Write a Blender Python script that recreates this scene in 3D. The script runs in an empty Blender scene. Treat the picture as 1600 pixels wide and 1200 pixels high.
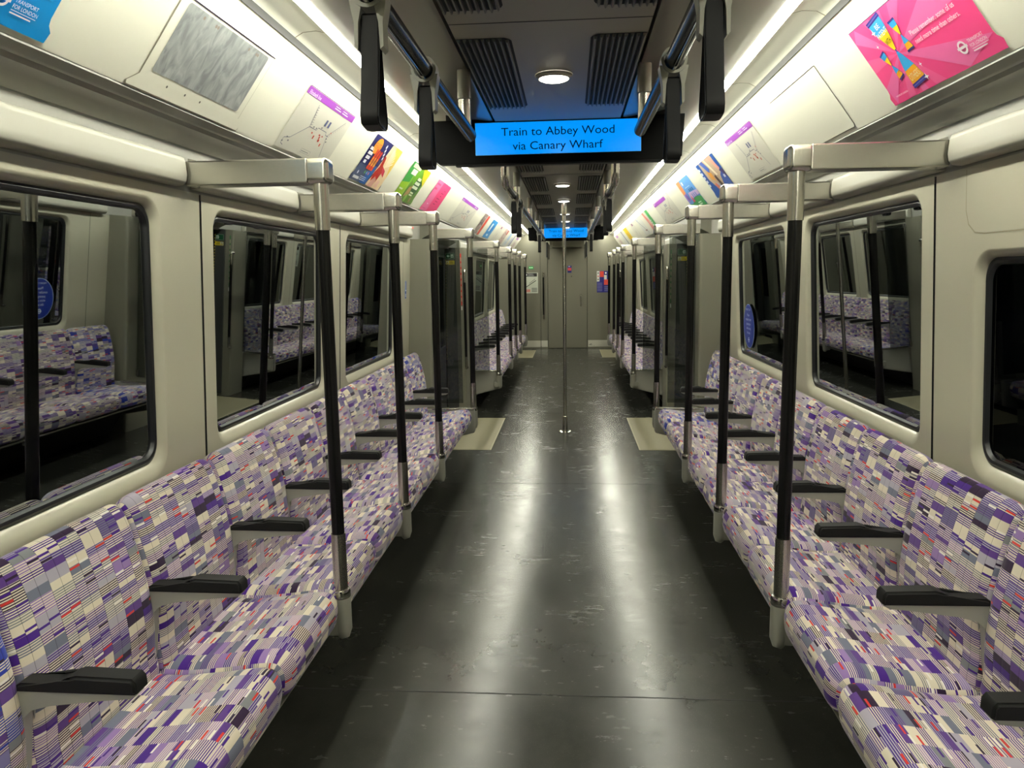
import bpy, bmesh, math, random
from mathutils import Vector, Matrix
random.seed(7)
SC = bpy.context.scene
COL = SC.collection

# ---------------------------------------------------------------- camera, world, exposure
def make_camera():
    yaw, pitch, roll = .0785, .1432, -.0157
    cy, sy = math.cos(yaw), math.sin(yaw)
    f = Vector((-sy*math.cos(pitch), cy*math.cos(pitch), -math.sin(pitch)))
    r = Vector((cy, sy, 0)); u = r.cross(f)
    r2 = r*math.cos(roll) + u*math.sin(roll)
    u2 = -r*math.sin(roll) + u*math.cos(roll)
    cd = bpy.data.cameras.new('camera'); cd.sensor_width = 36; cd.lens = 1171/1600*36
    cd.clip_start = .02; cd.clip_end = 200
    co = bpy.data.objects.new('camera', cd); COL.objects.link(co)
    m = Matrix((r2, u2, -f)).transposed().to_4x4(); m.translation = (.0517, 0, 1.5)
    co.matrix_world = m
    SC.camera = co
make_camera()
w = bpy.data.worlds.new('world'); SC.world = w; w.use_nodes = True
w.node_tree.nodes['Background'].inputs[0].default_value = (.010, .012, .013, 1)
w.node_tree.nodes['Background'].inputs[1].default_value = .25
SC.view_settings.view_transform = 'Standard'; SC.view_settings.look = 'None'
SC.view_settings.gamma = 1; SC.view_settings.use_curve_mapping = False
SC.view_settings.exposure = 0.65
try:
    SC.cycles.max_bounces = 10; SC.cycles.diffuse_bounces = 6; SC.cycles.use_denoising = True
    SC.cycles.sample_clamp_indirect = 6; SC.cycles.caustics_reflective = False
except Exception: pass
LIGHT = (1.0, 1.0, .85)

# ---------------------------------------------------------------- materials
def mat(name, col, rough=.5, metal=0, spec=.5, emit=None, estr=0, coat=0, bump=0, bscale=200, var=0, vscale=8):
    m = bpy.data.materials.new(name); m.use_nodes = True
    nt = m.node_tree; b = nt.nodes['Principled BSDF']
    b.inputs['Base Color'].default_value = (*col, 1); b.inputs['Roughness'].default_value = rough
    b.inputs['Metallic'].default_value = metal; b.inputs['Specular IOR Level'].default_value = spec
    b.inputs['Coat Weight'].default_value = coat; b.inputs['Coat Roughness'].default_value = .15
    if emit:
        b.inputs['Emission Color'].default_value = (*emit, 1); b.inputs['Emission Strength'].default_value = estr
    tc = None
    if bump or var:
        tc = nt.nodes.new('ShaderNodeTexCoord')
    if var:
        n = nt.nodes.new('ShaderNodeTexNoise'); n.inputs['Scale'].default_value = vscale; n.inputs['Detail'].default_value = 4
        nt.links.new(tc.outputs['Object'], n.inputs['Vector'])
        r = nt.nodes.new('ShaderNodeMapRange'); r.inputs[1].default_value = .3; r.inputs[2].default_value = .7
        r.inputs[3].default_value = rough*(1-var); r.inputs[4].default_value = rough*(1+var)
        nt.links.new(n.outputs[0], r.inputs[0]); nt.links.new(r.outputs[0], b.inputs['Roughness'])
    if bump:
        n = nt.nodes.new('ShaderNodeTexNoise'); n.inputs['Scale'].default_value = bscale; n.inputs['Detail'].default_value = 2
        nt.links.new(tc.outputs['Object'], n.inputs['Vector'])
        bp = nt.nodes.new('ShaderNodeBump'); bp.inputs['Strength'].default_value = bump; bp.inputs['Distance'].default_value = .001
        nt.links.new(n.outputs[0], bp.inputs['Height']); nt.links.new(bp.outputs[0], b.inputs['Normal'])
    return m
M = {}
M['white'] = mat('cream_white_panel', (.85, .835, .705), .36, coat=.1)
M['band'] = mat('cream_gloss_cover', (.40, .39, .325), .42)
M['wall'] = mat('warm_grey_wall', (.49, .47, .365), .32, coat=.2, bump=.05)
M['portal'] = mat('grey_portal', (.20, .195, .15), .4, coat=.1)
M['ceil'] = mat('grey_ceiling', (.36, .335, .275), .42)
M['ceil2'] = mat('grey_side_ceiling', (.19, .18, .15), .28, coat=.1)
M['dark'] = mat('dark_gap_lip_shadow', (.012, .012, .011), .7)
M['slat'] = mat('vent_slat', (.16, .155, .14), .42)
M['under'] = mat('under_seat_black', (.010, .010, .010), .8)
M['steel'] = mat('brushed_steel', (.56, .54, .48), .27, metal=1, bump=.06, bscale=90)
M['chrome'] = mat('polished_steel', (.75, .73, .68), .12, metal=1)
M['kick'] = mat('kick_plate_steel', (.62, .61, .52), .35, metal=.45, var=.3)
M['black'] = mat('black_grip', (.006, .006, .006), .25, spec=.3)
M['rubber'] = mat('black_rubber', (.007, .007, .008), .45, spec=.22)
M['gasket'] = mat('black_gasket', (.010, .011, .013), .35)
M['arm'] = mat('grey_armrest', (.30, .295, .26), .42)
M['pad'] = mat('black_armrest_pad', (.010, .010, .010), .5, spec=.22, bump=.15, bscale=600)
M['socket'] = mat('grey_socket', (.27, .265, .225), .38)
M['mat'] = mat('tan_floor_mat', (.235, .215, .135), .5, bump=.1, bscale=300)
M['matedge'] = mat('tan_mat_edge', (.33, .30, .20), .45)
M['end'] = mat('grey_end_wall', (.175, .168, .125), .42)
M['led'] = mat('led_strip', (1, 1, 1), .5, emit=LIGHT, estr=40)
M['led2'] = mat('hidden_led_strip', (1, 1, 1), .5, emit=LIGHT, estr=2.0)
M['lamp'] = mat('round_lamp', (1, 1, 1), .5, emit=(1, .98, .88), estr=5)
M['screen'] = mat('blue_screen', (0, .02, .05), .2, emit=(.0, .26, .85), estr=.75)
M['bezel'] = mat('black_bezel', (.0015, .0015, .0015), .25, spec=.03)
M['navy'] = mat('screen_text', (.001, .008, .04), .6, spec=.02)
M['stickgreen'] = mat('green_sign', (.01, .16, .06), .4)
M['stickyellow'] = mat('yellow_sign', (.75, .55, .05), .4)
M['stickwhite'] = mat('white_print', (.75, .75, .72), .4)
M['stickblue'] = mat('blue_sign', (.02, .08, .42), .35)
M['stickred'] = mat('red_print', (.62, .06, .04), .4)
M['darkdoor'] = mat('dark_door_panel', (.055, .057, .055), .3, coat=.3)

def paint(col):
    k = 'print_%02x%02x%02x' % tuple(int(255*c) for c in col)
    if k not in M:
        lin = tuple(((c+.055)/1.055)**2.4 if c > .04045 else c/12.92 for c in col)
        M[k] = mat('printed_ink', lin, .38)
    return M[k]

def glass(name, ior, tint, rough=.004, refl=1.0):
    m = bpy.data.materials.new(name); m.use_nodes = True; nt = m.node_tree
    nt.nodes.remove(nt.nodes['Principled BSDF']); out = nt.nodes['Material Output']
    t = nt.nodes.new('ShaderNodeBsdfTransparent'); t.inputs[0].default_value = (*tint, 1)
    g = nt.nodes.new('ShaderNodeBsdfGlossy'); g.inputs['Roughness'].default_value = rough
    g.inputs[0].default_value = (refl*.93, refl*.98, refl, 1)
    f = nt.nodes.new('ShaderNodeFresnel'); f.inputs[0].default_value = ior
    mx = nt.nodes.new('ShaderNodeMixShader')
    nt.links.new(f.outputs[0], mx.inputs[0]); nt.links.new(t.outputs[0], mx.inputs[1]); nt.links.new(g.outputs[0], mx.inputs[2])
    nt.links.new(mx.outputs[0], out.inputs[0])
    return m
M['glass'] = glass('window_glass', 1.42, (.12, .14, .14), .012, .5)
M['tint'] = glass('tinted_screen_glass', 1.45, (.58, .60, .59))

def floor_mat():
    m = bpy.data.materials.new('dark_speckled_floor'); m.use_nodes = True; nt = m.node_tree; b = nt.nodes['Principled BSDF']
    tc = nt.nodes.new('ShaderNodeTexCoord')
    def noise(scale, det=5, sc=(1, 1, 1)):
        mp = nt.nodes.new('ShaderNodeMapping'); mp.inputs['Scale'].default_value = sc
        nt.links.new(tc.outputs['Object'], mp.inputs[0])
        n = nt.nodes.new('ShaderNodeTexNoise'); n.inputs['Scale'].default_value = scale; n.inputs['Detail'].default_value = det
        n.inputs['Roughness'].default_value = .65
        nt.links.new(mp.outputs[0], n.inputs['Vector']); return n
    n1 = noise(3.5, 8, (1, .7, 1)); n2 = noise(320, 1); n3 = noise(14, 8, (.7, 2.4, 1))
    cr = nt.nodes.new('ShaderNodeValToRGB'); e = cr.color_ramp.elements
    e[0].position = .3; e[0].color = (.021, .0215, .018, 1); e[1].position = .75; e[1].color = (.040, .040, .033, 1)
    nt.links.new(n1.outputs[0], cr.inputs[0])
    sp = nt.nodes.new('ShaderNodeMapRange'); sp.inputs[1].default_value = .70; sp.inputs[2].default_value = .78
    nt.links.new(n2.outputs[0], sp.inputs[0])
    mx = nt.nodes.new('ShaderNodeMixRGB'); mx.inputs[2].default_value = (.10, .10, .085, 1)
    nt.links.new(sp.outputs[0], mx.inputs[0]); nt.links.new(cr.outputs[0], mx.inputs[1])
    nt.links.new(mx.outputs[0], b.inputs['Base Color'])
    ad = nt.nodes.new('ShaderNodeMath'); ad.operation = 'ADD'
    nt.links.new(n1.outputs[0], ad.inputs[0]); nt.links.new(n3.outputs[0], ad.inputs[1])
    rr = nt.nodes.new('ShaderNodeMapRange'); rr.inputs[1].default_value = .82; rr.inputs[2].default_value = 1.18
    rr.inputs[3].default_value = .20; rr.inputs[4].default_value = .275
    nt.links.new(ad.outputs[0], rr.inputs[0]); nt.links.new(rr.outputs[0], b.inputs['Roughness'])
    b.inputs['Specular IOR Level'].default_value = .30
    bp = nt.nodes.new('ShaderNodeBump'); bp.inputs['Strength'].default_value = .06; bp.inputs['Distance'].default_value = .001
    n4 = noise(9, 1, (.6, 2, 1))
    nt.links.new(n4.outputs[0], bp.inputs['Height']); nt.links.new(bp.outputs[0], b.inputs['Normal'])
    return m
M['floor'] = floor_mat()

def moquette(name, variant=0, stitch=True):
    m = bpy.data.materials.new(name); m.use_nodes = True; nt = m.node_tree; b = nt.nodes['Principled BSDF']
    L = nt.links.new
    uv = nt.nodes.new('ShaderNodeUVMap'); uv.uv_map = 'UVMap'
    sep = nt.nodes.new('ShaderNodeSeparateXYZ'); L(uv.outputs[0], sep.inputs[0])
    oi = nt.nodes.new('ShaderNodeObjectInfo')
    def mth(op, a, c=None, d=None):
        n = nt.nodes.new('ShaderNodeMath'); n.operation = op
        for i, v in enumerate((a, c, d)):
            if v is None: continue
            if isinstance(v, (int, float)): n.inputs[i].default_value = v
            else: L(v, n.inputs[i])
        return n.outputs[0]
    U, V = sep.outputs[0], sep.outputs[1]
    seed = mth('MULTIPLY', oi.outputs['Random'], 91.0)
    uc = mth('DIVIDE', U, .4975/7)
    col = mth('FLOOR', uc); uf = mth('FRACT', uc)
    half = mth('FLOOR', mth('MULTIPLY', uc, 2))
    def vor(W):
        n = nt.nodes.new('ShaderNodeTexVoronoi'); n.voronoi_dimensions = '1D'; n.inputs['Scale'].default_value = 1
        n.inputs['Randomness'].default_value = .9
        L(W, n.inputs['W'])
        s = nt.nodes.new('ShaderNodeSeparateColor'); L(n.outputs['Color'], s.inputs[0])
        return s.outputs[0], s.outputs[1], s.outputs[2], n.outputs['Distance']
    W1 = mth('ADD', mth('DIVIDE', V, .021), mth('ADD', mth('MULTIPLY', col, 17.37), seed))
    r, g, bb, d1 = vor(W1)
    W2 = mth('ADD', mth('DIVIDE', V, .019), mth('ADD', mth('MULTIPLY', half, 31.71), seed))
    r2, g2, b2, d2 = vor(W2)
    def ramp(x, stops):
        n = nt.nodes.new('ShaderNodeValToRGB'); n.color_ramp.interpolation = 'CONSTANT'
        e = n.color_ramp.elements
        e[0].position = 0; e[0].color = (*stops[0][1], 1); e[1].position = stops[1][0]; e[1].color = (*stops[1][1], 1)
        for p, c in stops[2:]:
            q = e.new(p); q.color = (*c, 1)
        L(x, n.inputs[0]); return n.outputs[0]
    cream = (.66, .59, .47); slate = (.15, .16, .22); purp = (.060, .018, .21); lav = (.27, .17, .40); aub = (.028, .014, .040)
    lil = (.38, .35, .42); gry = (.20, .21, .22); mid = (.10, .045, .22)
    if variant == 1:
        slate = (.04, .055, .30); purp = (.02, .04, .34); lav = (.22, .2, .42)
    base = ramp(r, [(0, cream), (.24, slate), (.36, purp), (.47, lav), (.58, aub), (.65, lil), (.76, gry), (.83, mid)])
    alt = ramp(r, [(0, purp), (.20, mid), (.27, cream), (.38, lil), (.49, cream), (.65, purp), (.72, mid), (.76, cream)])
    st = mth('LESS_THAN', mth('FRACT', mth('DIVIDE', V, .0056)), .5)
    use = mth('MULTIPLY', mth('GREATER_THAN', g, .38), st)
    mx = nt.nodes.new('ShaderNodeMixRGB'); L(use, mx.inputs[0]); L(base, mx.inputs[1]); L(alt, mx.inputs[2])
    lc = ramp(r2, [(0, purp), (.70, purp), (.80, (.74, .70, .64)), (.88, (.60, .045, .035)), (.945, aub)])
    thin = mth('MULTIPLY', mth('GREATER_THAN', r2, .70), mth('LESS_THAN', d2, .15))
    mx2 = nt.nodes.new('ShaderNodeMixRGB'); L(thin, mx2.inputs[0]); L(mx.outputs[0], mx2.inputs[1]); L(lc, mx2.inputs[2])
    uh = mth('FRACT', mth('MULTIPLY', uc, 2))
    edge = mth('LESS_THAN', mth('ABSOLUTE', mth('SUBTRACT', uh, .5)), .475 if stitch else 2)
    mx3 = nt.nodes.new('ShaderNodeMixRGB'); mx3.blend_type = 'MULTIPLY'; mx3.inputs[0].default_value = .45
    L(mx2.outputs[0], mx3.inputs[1]); L(edge, mx3.inputs[2])
    L(mx3.outputs[0], b.inputs['Base Color'])
    b.inputs['Roughness'].default_value = .85; b.inputs['Specular IOR Level'].default_value = .15
    b.inputs['Sheen Weight'].default_value = .15; b.inputs['Sheen Roughness'].default_value = .4
    bp = nt.nodes.new('ShaderNodeBump'); bp.inputs['Strength'].default_value = .35; bp.inputs['Distance'].default_value = .0015
    pil = mth('SUBTRACT', 1, mth('POWER', mth('ABSOLUTE', mth('MULTIPLY', mth('SUBTRACT', uh, .5), 2 if stitch else 0)), 6))
    nz = nt.nodes.new('ShaderNodeTexNoise'); nz.inputs['Scale'].default_value = 500; tc = nt.nodes.new('ShaderNodeTexCoord')
    L(tc.outputs['Object'], nz.inputs['Vector'])
    L(mth('ADD', pil, mth('MULTIPLY', nz.outputs[0], .5)), bp.inputs['Height']); L(bp.outputs[0], b.inputs['Normal'])
    return m
M['moq'] = moquette('purple_moquette'); M['moqb'] = moquette('blue_purple_moquette', 1)
M['moqc'] = moquette('purple_moquette_cushion', 0, False); M['moqbc'] = moquette('blue_purple_moquette_cushion', 1, False)

# ---------------------------------------------------------------- mesh helpers
def finish(name, bm, mats, parent=None, smooth=35, recalc=True, wn=True):
    if recalc: bmesh.ops.recalc_face_normals(bm, faces=bm.faces)
    me = bpy.data.meshes.new(name); bm.to_mesh(me); bm.free()
    if not isinstance(mats, (list, tuple)): mats = [mats]
    for m in mats: me.materials.append(M[m] if isinstance(m, str) else m)
    if smooth:
        for p in me.polygons: p.use_smooth = True
        me.set_sharp_from_angle(angle=math.radians(smooth))
    o = bpy.data.objects.new(name, me); COL.objects.link(o)
    if parent: o.parent = parent
    if smooth and wn:
        md = o.modifiers.new('weighted', 'WEIGHTED_NORMAL'); md.keep_sharp = True; md.weight = 90; md.mode = 'FACE_AREA'
    return o
def tag(o, label=None, cat=None, group=None, kind=None):
    if label: o['label'] = label
    if cat: o['category'] = cat
    if group: o['group'] = group
    if kind: o['kind'] = kind
    return o
def empty(name, loc=(0, 0, 0)):
    o = bpy.data.objects.new(name, None); o.empty_display_size = .05; COL.objects.link(o); o.location = loc; return o
def copy_tree(o):
    c = o.copy(); COL.objects.link(c)
    for ch in list(o.children):
        d = copy_tree(ch); d.parent = c; d.matrix_parent_inverse = ch.matrix_parent_inverse.copy()
    return c
def box(bm, x0, x1, y0, y1, z0, z1, bev=0, mi=0, seg=2):
    r = bmesh.ops.create_cube(bm, size=1)
    vs = r['verts']
    for v in vs:
        v.co = Vector(((x0+x1)/2 + v.co.x*(x1-x0), (y0+y1)/2 + v.co.y*(y1-y0), (z0+z1)/2 + v.co.z*(z1-z0)))
    fs = list({f for v in vs for f in v.link_faces})
    for f in fs: f.material_index = mi
    if bev:
        es = list({e for v in vs for e in v.link_edges})
        bmesh.ops.bevel(bm, geom=es, offset=bev, segments=seg, profile=.5, affect='EDGES')
def tube(bm, pts, rad, n=16, mi=0, cap=True):
    """round tube through pts; rad float or list"""
    pts = [Vector(p) for p in pts]; rings = []
    if isinstance(rad, (int, float)): rad = [rad]*len(pts)
    ref = None
    for i, p in enumerate(pts):
        d = (pts[min(i+1, len(pts)-1)] - pts[max(i-1, 0)]).normalized()
        if ref is None:
            ref = Vector((1, 0, 0)) if abs(d.x) < .8 else Vector((0, 1, 0))
        a = (ref - d*ref.dot(d)).normalized(); ref = a; b = d.cross(a)
        rings.append([bm.verts.new(p + (a*math.cos(t*2*math.pi/n) + b*math.sin(t*2*math.pi/n))*rad[i]) for t in range(n)])
    for i in range(len(rings)-1):
        for t in range(n):
            f = bm.faces.new((rings[i][t], rings[i][(t+1) % n], rings[i+1][(t+1) % n], rings[i+1][t])); f.material_index = mi
    if cap:
        for rg in (rings[0], rings[-1]):
            f = bm.faces.new(rg); f.material_index = mi
def prism_y(bm, prof, y0, y1, mi=0, close=True, cap=True):
    """extrude polygon prof [(x,z)] from y0 to y1"""
    a = [bm.verts.new((x, y0, z)) for x, z in prof]; b = [bm.verts.new((x, y1, z)) for x, z in prof]
    n = len(prof)
    for i in range(n if close else n-1):
        f = bm.faces.new((a[i], a[(i+1) % n], b[(i+1) % n], b[i])); f.material_index = mi
    if close and cap:
        f = bm.faces.new(a); f.material_index = mi; f = bm.faces.new(b); f.material_index = mi
def catmull(pts, k=4):
    out = []; n = len(pts)
    for i in range(n):
        p0, p1, p2, p3 = (Vector(pts[(i+j-1) % n]) for j in range(4))
        for t in range(k):
            t /= k
            out.append(.5*((2*p1) + (p2-p0)*t + (2*p0-5*p1+4*p2-p3)*t*t + (3*p1-p0-3*p2+p3)*t**3))
    return out
def pillow(bm, prof, y0, y1, ry, depth, mi=0):
    """soft slab: closed profile [(x,z)] swept in y, edges rounded at both ends; UV in metres"""
    uvl = bm.loops.layers.uv.get('UVMap') or bm.loops.layers.uv.new('UVMap')
    P = catmull(prof, 4); n = len(P)
    area = sum(P[i].x*P[(i+1) % n].y - P[(i+1) % n].x*P[i].y for i in range(n))
    sg = 1 if area > 0 else -1
    nor = []
    for i in range(n):
        t = (P[(i+1) % n] - P[i-1]).normalized(); nor.append(Vector((-t.y, t.x))*sg)   # inward
    arc = [0]
    for i in range(n): arc.append(arc[-1] + (P[(i+1) % n]-P[i]).length)
    K = 6; ts = []
    for k in range(K+1):
        a = k/K*math.pi/2; ts.append((y0 + ry*(1-math.sin(a)) if 0 else y0 + ry*(1-math.cos(a)), depth*(1-math.sin(a))))
    sec = ts + [(y0+(y1-y0)*.5, 0)] + [(y1-(y-y0), d) for y, d in reversed(ts)]
    rings = [[bm.verts.new((P[i].x+nor[i].x*d, y, P[i].y+nor[i].y*d)) for i in range(n)] for y, d in sec]
    for j in range(len(sec)-1):
        for i in range(n):
            k = (i+1) % n
            f = bm.faces.new((rings[j][i], rings[j][k], rings[j+1][k], rings[j+1][i])); f.material_index = mi
            for lp, (uu, vv) in zip(f.loops, ((sec[j][0]-sec[j][1], arc[i]), (sec[j][0]-sec[j][1], arc[i+1]), (sec[j+1][0]-sec[j+1][1], arc[i+1]), (sec[j+1][0]-sec[j+1][1], arc[i]))):
                lp[uvl].uv = (uu, vv)
    for rg, yy in ((rings[0], y0), (rings[-1], y1)):
        f = bm.faces.new(rg); f.material_index = mi
        for lp in f.loops: lp[uvl].uv = (lp.vert.co.z+3, lp.vert.co.x)
def rrect(y0, y1, z0, z1, r, n=8):
    pts = []
    for cy_, cz_, a0 in ((y1-r, z1-r, 0), (y0+r, z1-r, 90), (y0+r, z0+r, 180), (y1-r, z0+r, 270)):
        for k in range(n+1):
            a = math.radians(a0+90*k/n); pts.append((cy_+r*math.cos(a), cz_+r*math.sin(a)))
    return pts
def textmesh(s):
    cu = bpy.data.curves.new('t', 'FONT'); cu.body = s; cu.align_x = 'LEFT'; cu.resolution_u = 3
    o = bpy.data.objects.new('t', cu); COL.objects.link(o)
    dg = bpy.context.evaluated_depsgraph_get(); dg.update()
    me = bpy.data.meshes.new_from_object(o.evaluated_get(dg))
    vs = [v.co.copy() for v in me.vertices]; fs = [tuple(p.vertices) for p in me.polygons]
    bpy.data.objects.remove(o); bpy.data.curves.remove(cu); bpy.data.meshes.remove(me)
    return vs, fs
_tc = {}
class Art:
    """flat printed sheet: 2-D drawing mapped into the scene by fn(u, v, lift)"""
    def __init__(s, fn): s.fn = fn; s.bm = bmesh.new(); s.mats = []; s.k = 0
    def mi(s, col):
        m = col if not isinstance(col, tuple) else paint(col)
        if isinstance(m, str): m = M[m]
        if m not in s.mats: s.mats.append(m)
        return s.mats.index(m)
    def poly(s, pts, col, lift=None):
        s.k += 1; z = .0002*min(s.k, 12) if lift is None else lift
        vs = [s.bm.verts.new(s.fn(u, v, z)) for u, v in pts]
        try:
            f = s.bm.faces.new(vs); f.material_index = s.mi(col)
        except ValueError: pass
    def rect(s, u0, v0, u1, v1, col, lift=None): s.poly([(u0, v0), (u1, v0), (u1, v1), (u0, v1)], col, lift)
    def disc(s, u, v, r, col, ry=None, lift=None, n=28): s.poly([(u+r*math.cos(2*math.pi*i/n), v+(ry or r)*math.sin(2*math.pi*i/n)) for i in range(n)], col, lift)
    def line(s, pts, wd, col, lift=.0018):
        for (a, b), (c, d) in zip(pts, pts[1:]):
            L_ = math.hypot(c-a, d-b) or 1; nx, ny = -(d-b)/L_*wd/2, (c-a)/L_*wd/2
            s.poly([(a+nx, b+ny), (a-nx, b-ny), (c-nx, d-ny), (c+nx, d+ny)], col, lift)
    def text(s, t, u, v, h, col, width=None, rot=0, center=False, lift=.0026):
        if t not in _tc: _tc[t] = textmesh(t)
        vs, fs = _tc[t]
        if not vs: return
        w0 = min(p.x for p in vs); w1 = max(p.x for p in vs)
        sy = h/.72; sx = sy if width is None else width/(w1-w0)
        off = -(w0+w1)/2 if center else -w0
        cr, sr = math.cos(rot), math.sin(rot); mi = s.mi(col); nv = []
        for p in vs:
            a, b = (p.x+off)*sx, p.y*sy
            nv.append(s.bm.verts.new(s.fn(u+a*cr-b*sr, v+a*sr+b*cr, lift)))
        for f in fs:
            try: q = s.bm.faces.new([nv[i] for i in f]); q.material_index = mi
            except ValueError: pass
    def roundel(s, u, v, r, col, bg, lift=.0022):
        n = 24
        for i in range(n):
            a, b = 2*math.pi*i/n, 2*math.pi*(i+1)/n
            s.poly([(u+r*math.cos(a), v+r*math.sin(a)), (u+r*math.cos(b), v+r*math.sin(b)), (u+.66*r*math.cos(b), v+.66*r*math.sin(b)), (u+.66*r*math.cos(a), v+.66*r*math.sin(a))], col, lift)
        s.rect(u-1.22*r, v-.2*r, u+1.22*r, v+.2*r, col, lift+.0003)
    def done(s, name, parent=None): return finish(name, s.bm, s.mats, parent, smooth=0, recalc=False)

NTH = ['first', 'second', 'third', 'fourth', 'fifth', 'sixth', 'seventh', 'eighth', 'ninth', 'tenth', 'eleventh', 'twelfth']
SIDE = {-1: 'left', 1: 'right'}
def wx(z): return 1.25 - (z-.9)*.05          # wall face |x| at height z
Y_NEAR, Y_END = -.6, 15.5

# ================================================================= SETTING
bm = bmesh.new(); box(bm, -1.5, 1.5, -2.2, Y_END+.2, -.06, 0)
tag(finish('floor', bm, 'floor'), kind='structure')
for k, y in enumerate((2.52, 5.3, 8.15, 9.5, 10.8, 13.3)):      # seams of the floor sheets
    bm = bmesh.new(); box(bm, -1.2, 1.2, y-.0025, y+.0025, -.001, .0006)
    tag(finish('trim_%d' % (k+1), bm, 'under'), kind='structure')

# ceiling cross-section pieces
def ceiling():
    bm = bmesh.new()
    ya, yb = -2.2, Y_END
    # centre panel
    prism_y(bm, [(-.276, 2.18), (.276, 2.18), (.276, 2.24), (-.276, 2.24)], ya, yb, 0)
    for s in (-1, 1):
        prism_y(bm, [(s*.276, 2.21), (s*.287, 2.21), (s*.287, 2.235), (s*.276, 2.235)], ya, yb, 3)    # dark slot
        prof = [(.287, 2.183), (.30, 2.182), (.40, 2.196), (.52, 2.222), (.63, 2.262), (.70, 2.30), (.722, 2.318), (.722, 2.40), (.287, 2.40)]
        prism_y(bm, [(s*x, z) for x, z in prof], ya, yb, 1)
        prof = [(.766, 2.322), (.80, 2.330), (.845, 2.327), (.874, 2.312), (.877, 2.287), (.884, 2.287), (.886, 2.40), (.766, 2.40)]
        prism_y(bm, [(s*x, z) for x, z in prof], ya, yb, 2)
        prism_y(bm, [(s*x, z) for x, z in [(.8725, 2.3115), (.8755, 2.2865), (.8785, 2.2865), (.877, 2.3125)]], ya, yb, 3)  # dark strip on the lip face, standing in for its shadow line
        prism_y(bm, [(s*x, z) for x, z in [(.722, 2.36), (.766, 2.36), (.766, 2.40), (.722, 2.40)]], ya, yb, 2)
        prism_y(bm, [(s*x, z) for x, z in [(.886, 2.36), (.95, 2.36), (.95, 2.40), (.886, 2.40)]], ya, yb, 2)
    tag(finish('ceiling', bm, ['ceil', 'ceil2', 'white', 'dark']), kind='structure')
    # joints of the ceiling boards
    k = 10
    for y in (2.143, 5.27, 8.4, 11.5):
        bm = bmesh.new(); box(bm, -.276, .276, y-.002, y+.002, 2.1793, 2.181)
        tag(finish('trim_%d' % k, bm, 'dark'), kind='structure'); k += 1
    for s in (-1, 1):
        bm = bmesh.new()
        y = 1.7
        while y < 15.4:
            prism_y(bm, [(s*.768, 2.3215), (s*.80, 2.3290), (s*.845, 2.3260), (s*.872, 2.311), (s*.872, 2.314), (s*.845, 2.329), (s*.80, 2.332), (s*.768, 2.3245)], y-.0015, y+.0015)
            y += .92
        tag(finish('trim_%d' % k, bm, 'matedge'), kind='structure'); k += 1
        # advert coving
        bm = bmesh.new()
        prof = [(.937, 2.37), (.937, 2.24), (1.098, 2.022), (1.106, 2.012), (1.112, 2.012), (1.112, 2.03), (.97, 2.37)]
        prism_y(bm, [(s*x, z) for x, z in prof], -2.2, Y_END)
        tag(finish('coving', bm, 'white'), kind='structure').name = 'trim_%d' % k; k += 1
        # shelf recess below the coving
        bm = bmesh.new()
        prof = [(1.108, 2.006), (1.125, 1.992), (1.140, 1.990), (1.146, 1.978), (1.175, 1.965), (1.205, 1.935), (1.208, 1.79), (1.30, 1.79), (1.30, 2.03), (1.108, 2.03)]
        prism_y(bm, [(s*x, z) for x, z in prof], -2.2, Y_END)
        tag(finish('trim_%d' % k, bm, 'arm'), kind='structure'); k += 1
        bm = bmesh.new()
        prism_y(bm, [(s*x, z) for x, z in [(.8865, 2.292), (.889, 2.292), (.889, 2.345), (.8865, 2.345)]], -2.2, Y_END)
        tag(finish('led_strip', bm, 'led2'), 'hidden light strip washing the %s advert coving' % SIDE[s], 'light strip')
        bm = bmesh.new()
        prism_y(bm, [(s*x, z) for x, z in [(.7225, 2.3185), (.726, 2.309), (.764, 2.326), (.764, 2.345), (.7225, 2.345)]], -2.2, Y_END)
        tag(finish('led_strip', bm, 'led'), 'long bright light strip along the %s edge of the grey ceiling' % SIDE[s], 'light strip')
ceiling()

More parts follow.
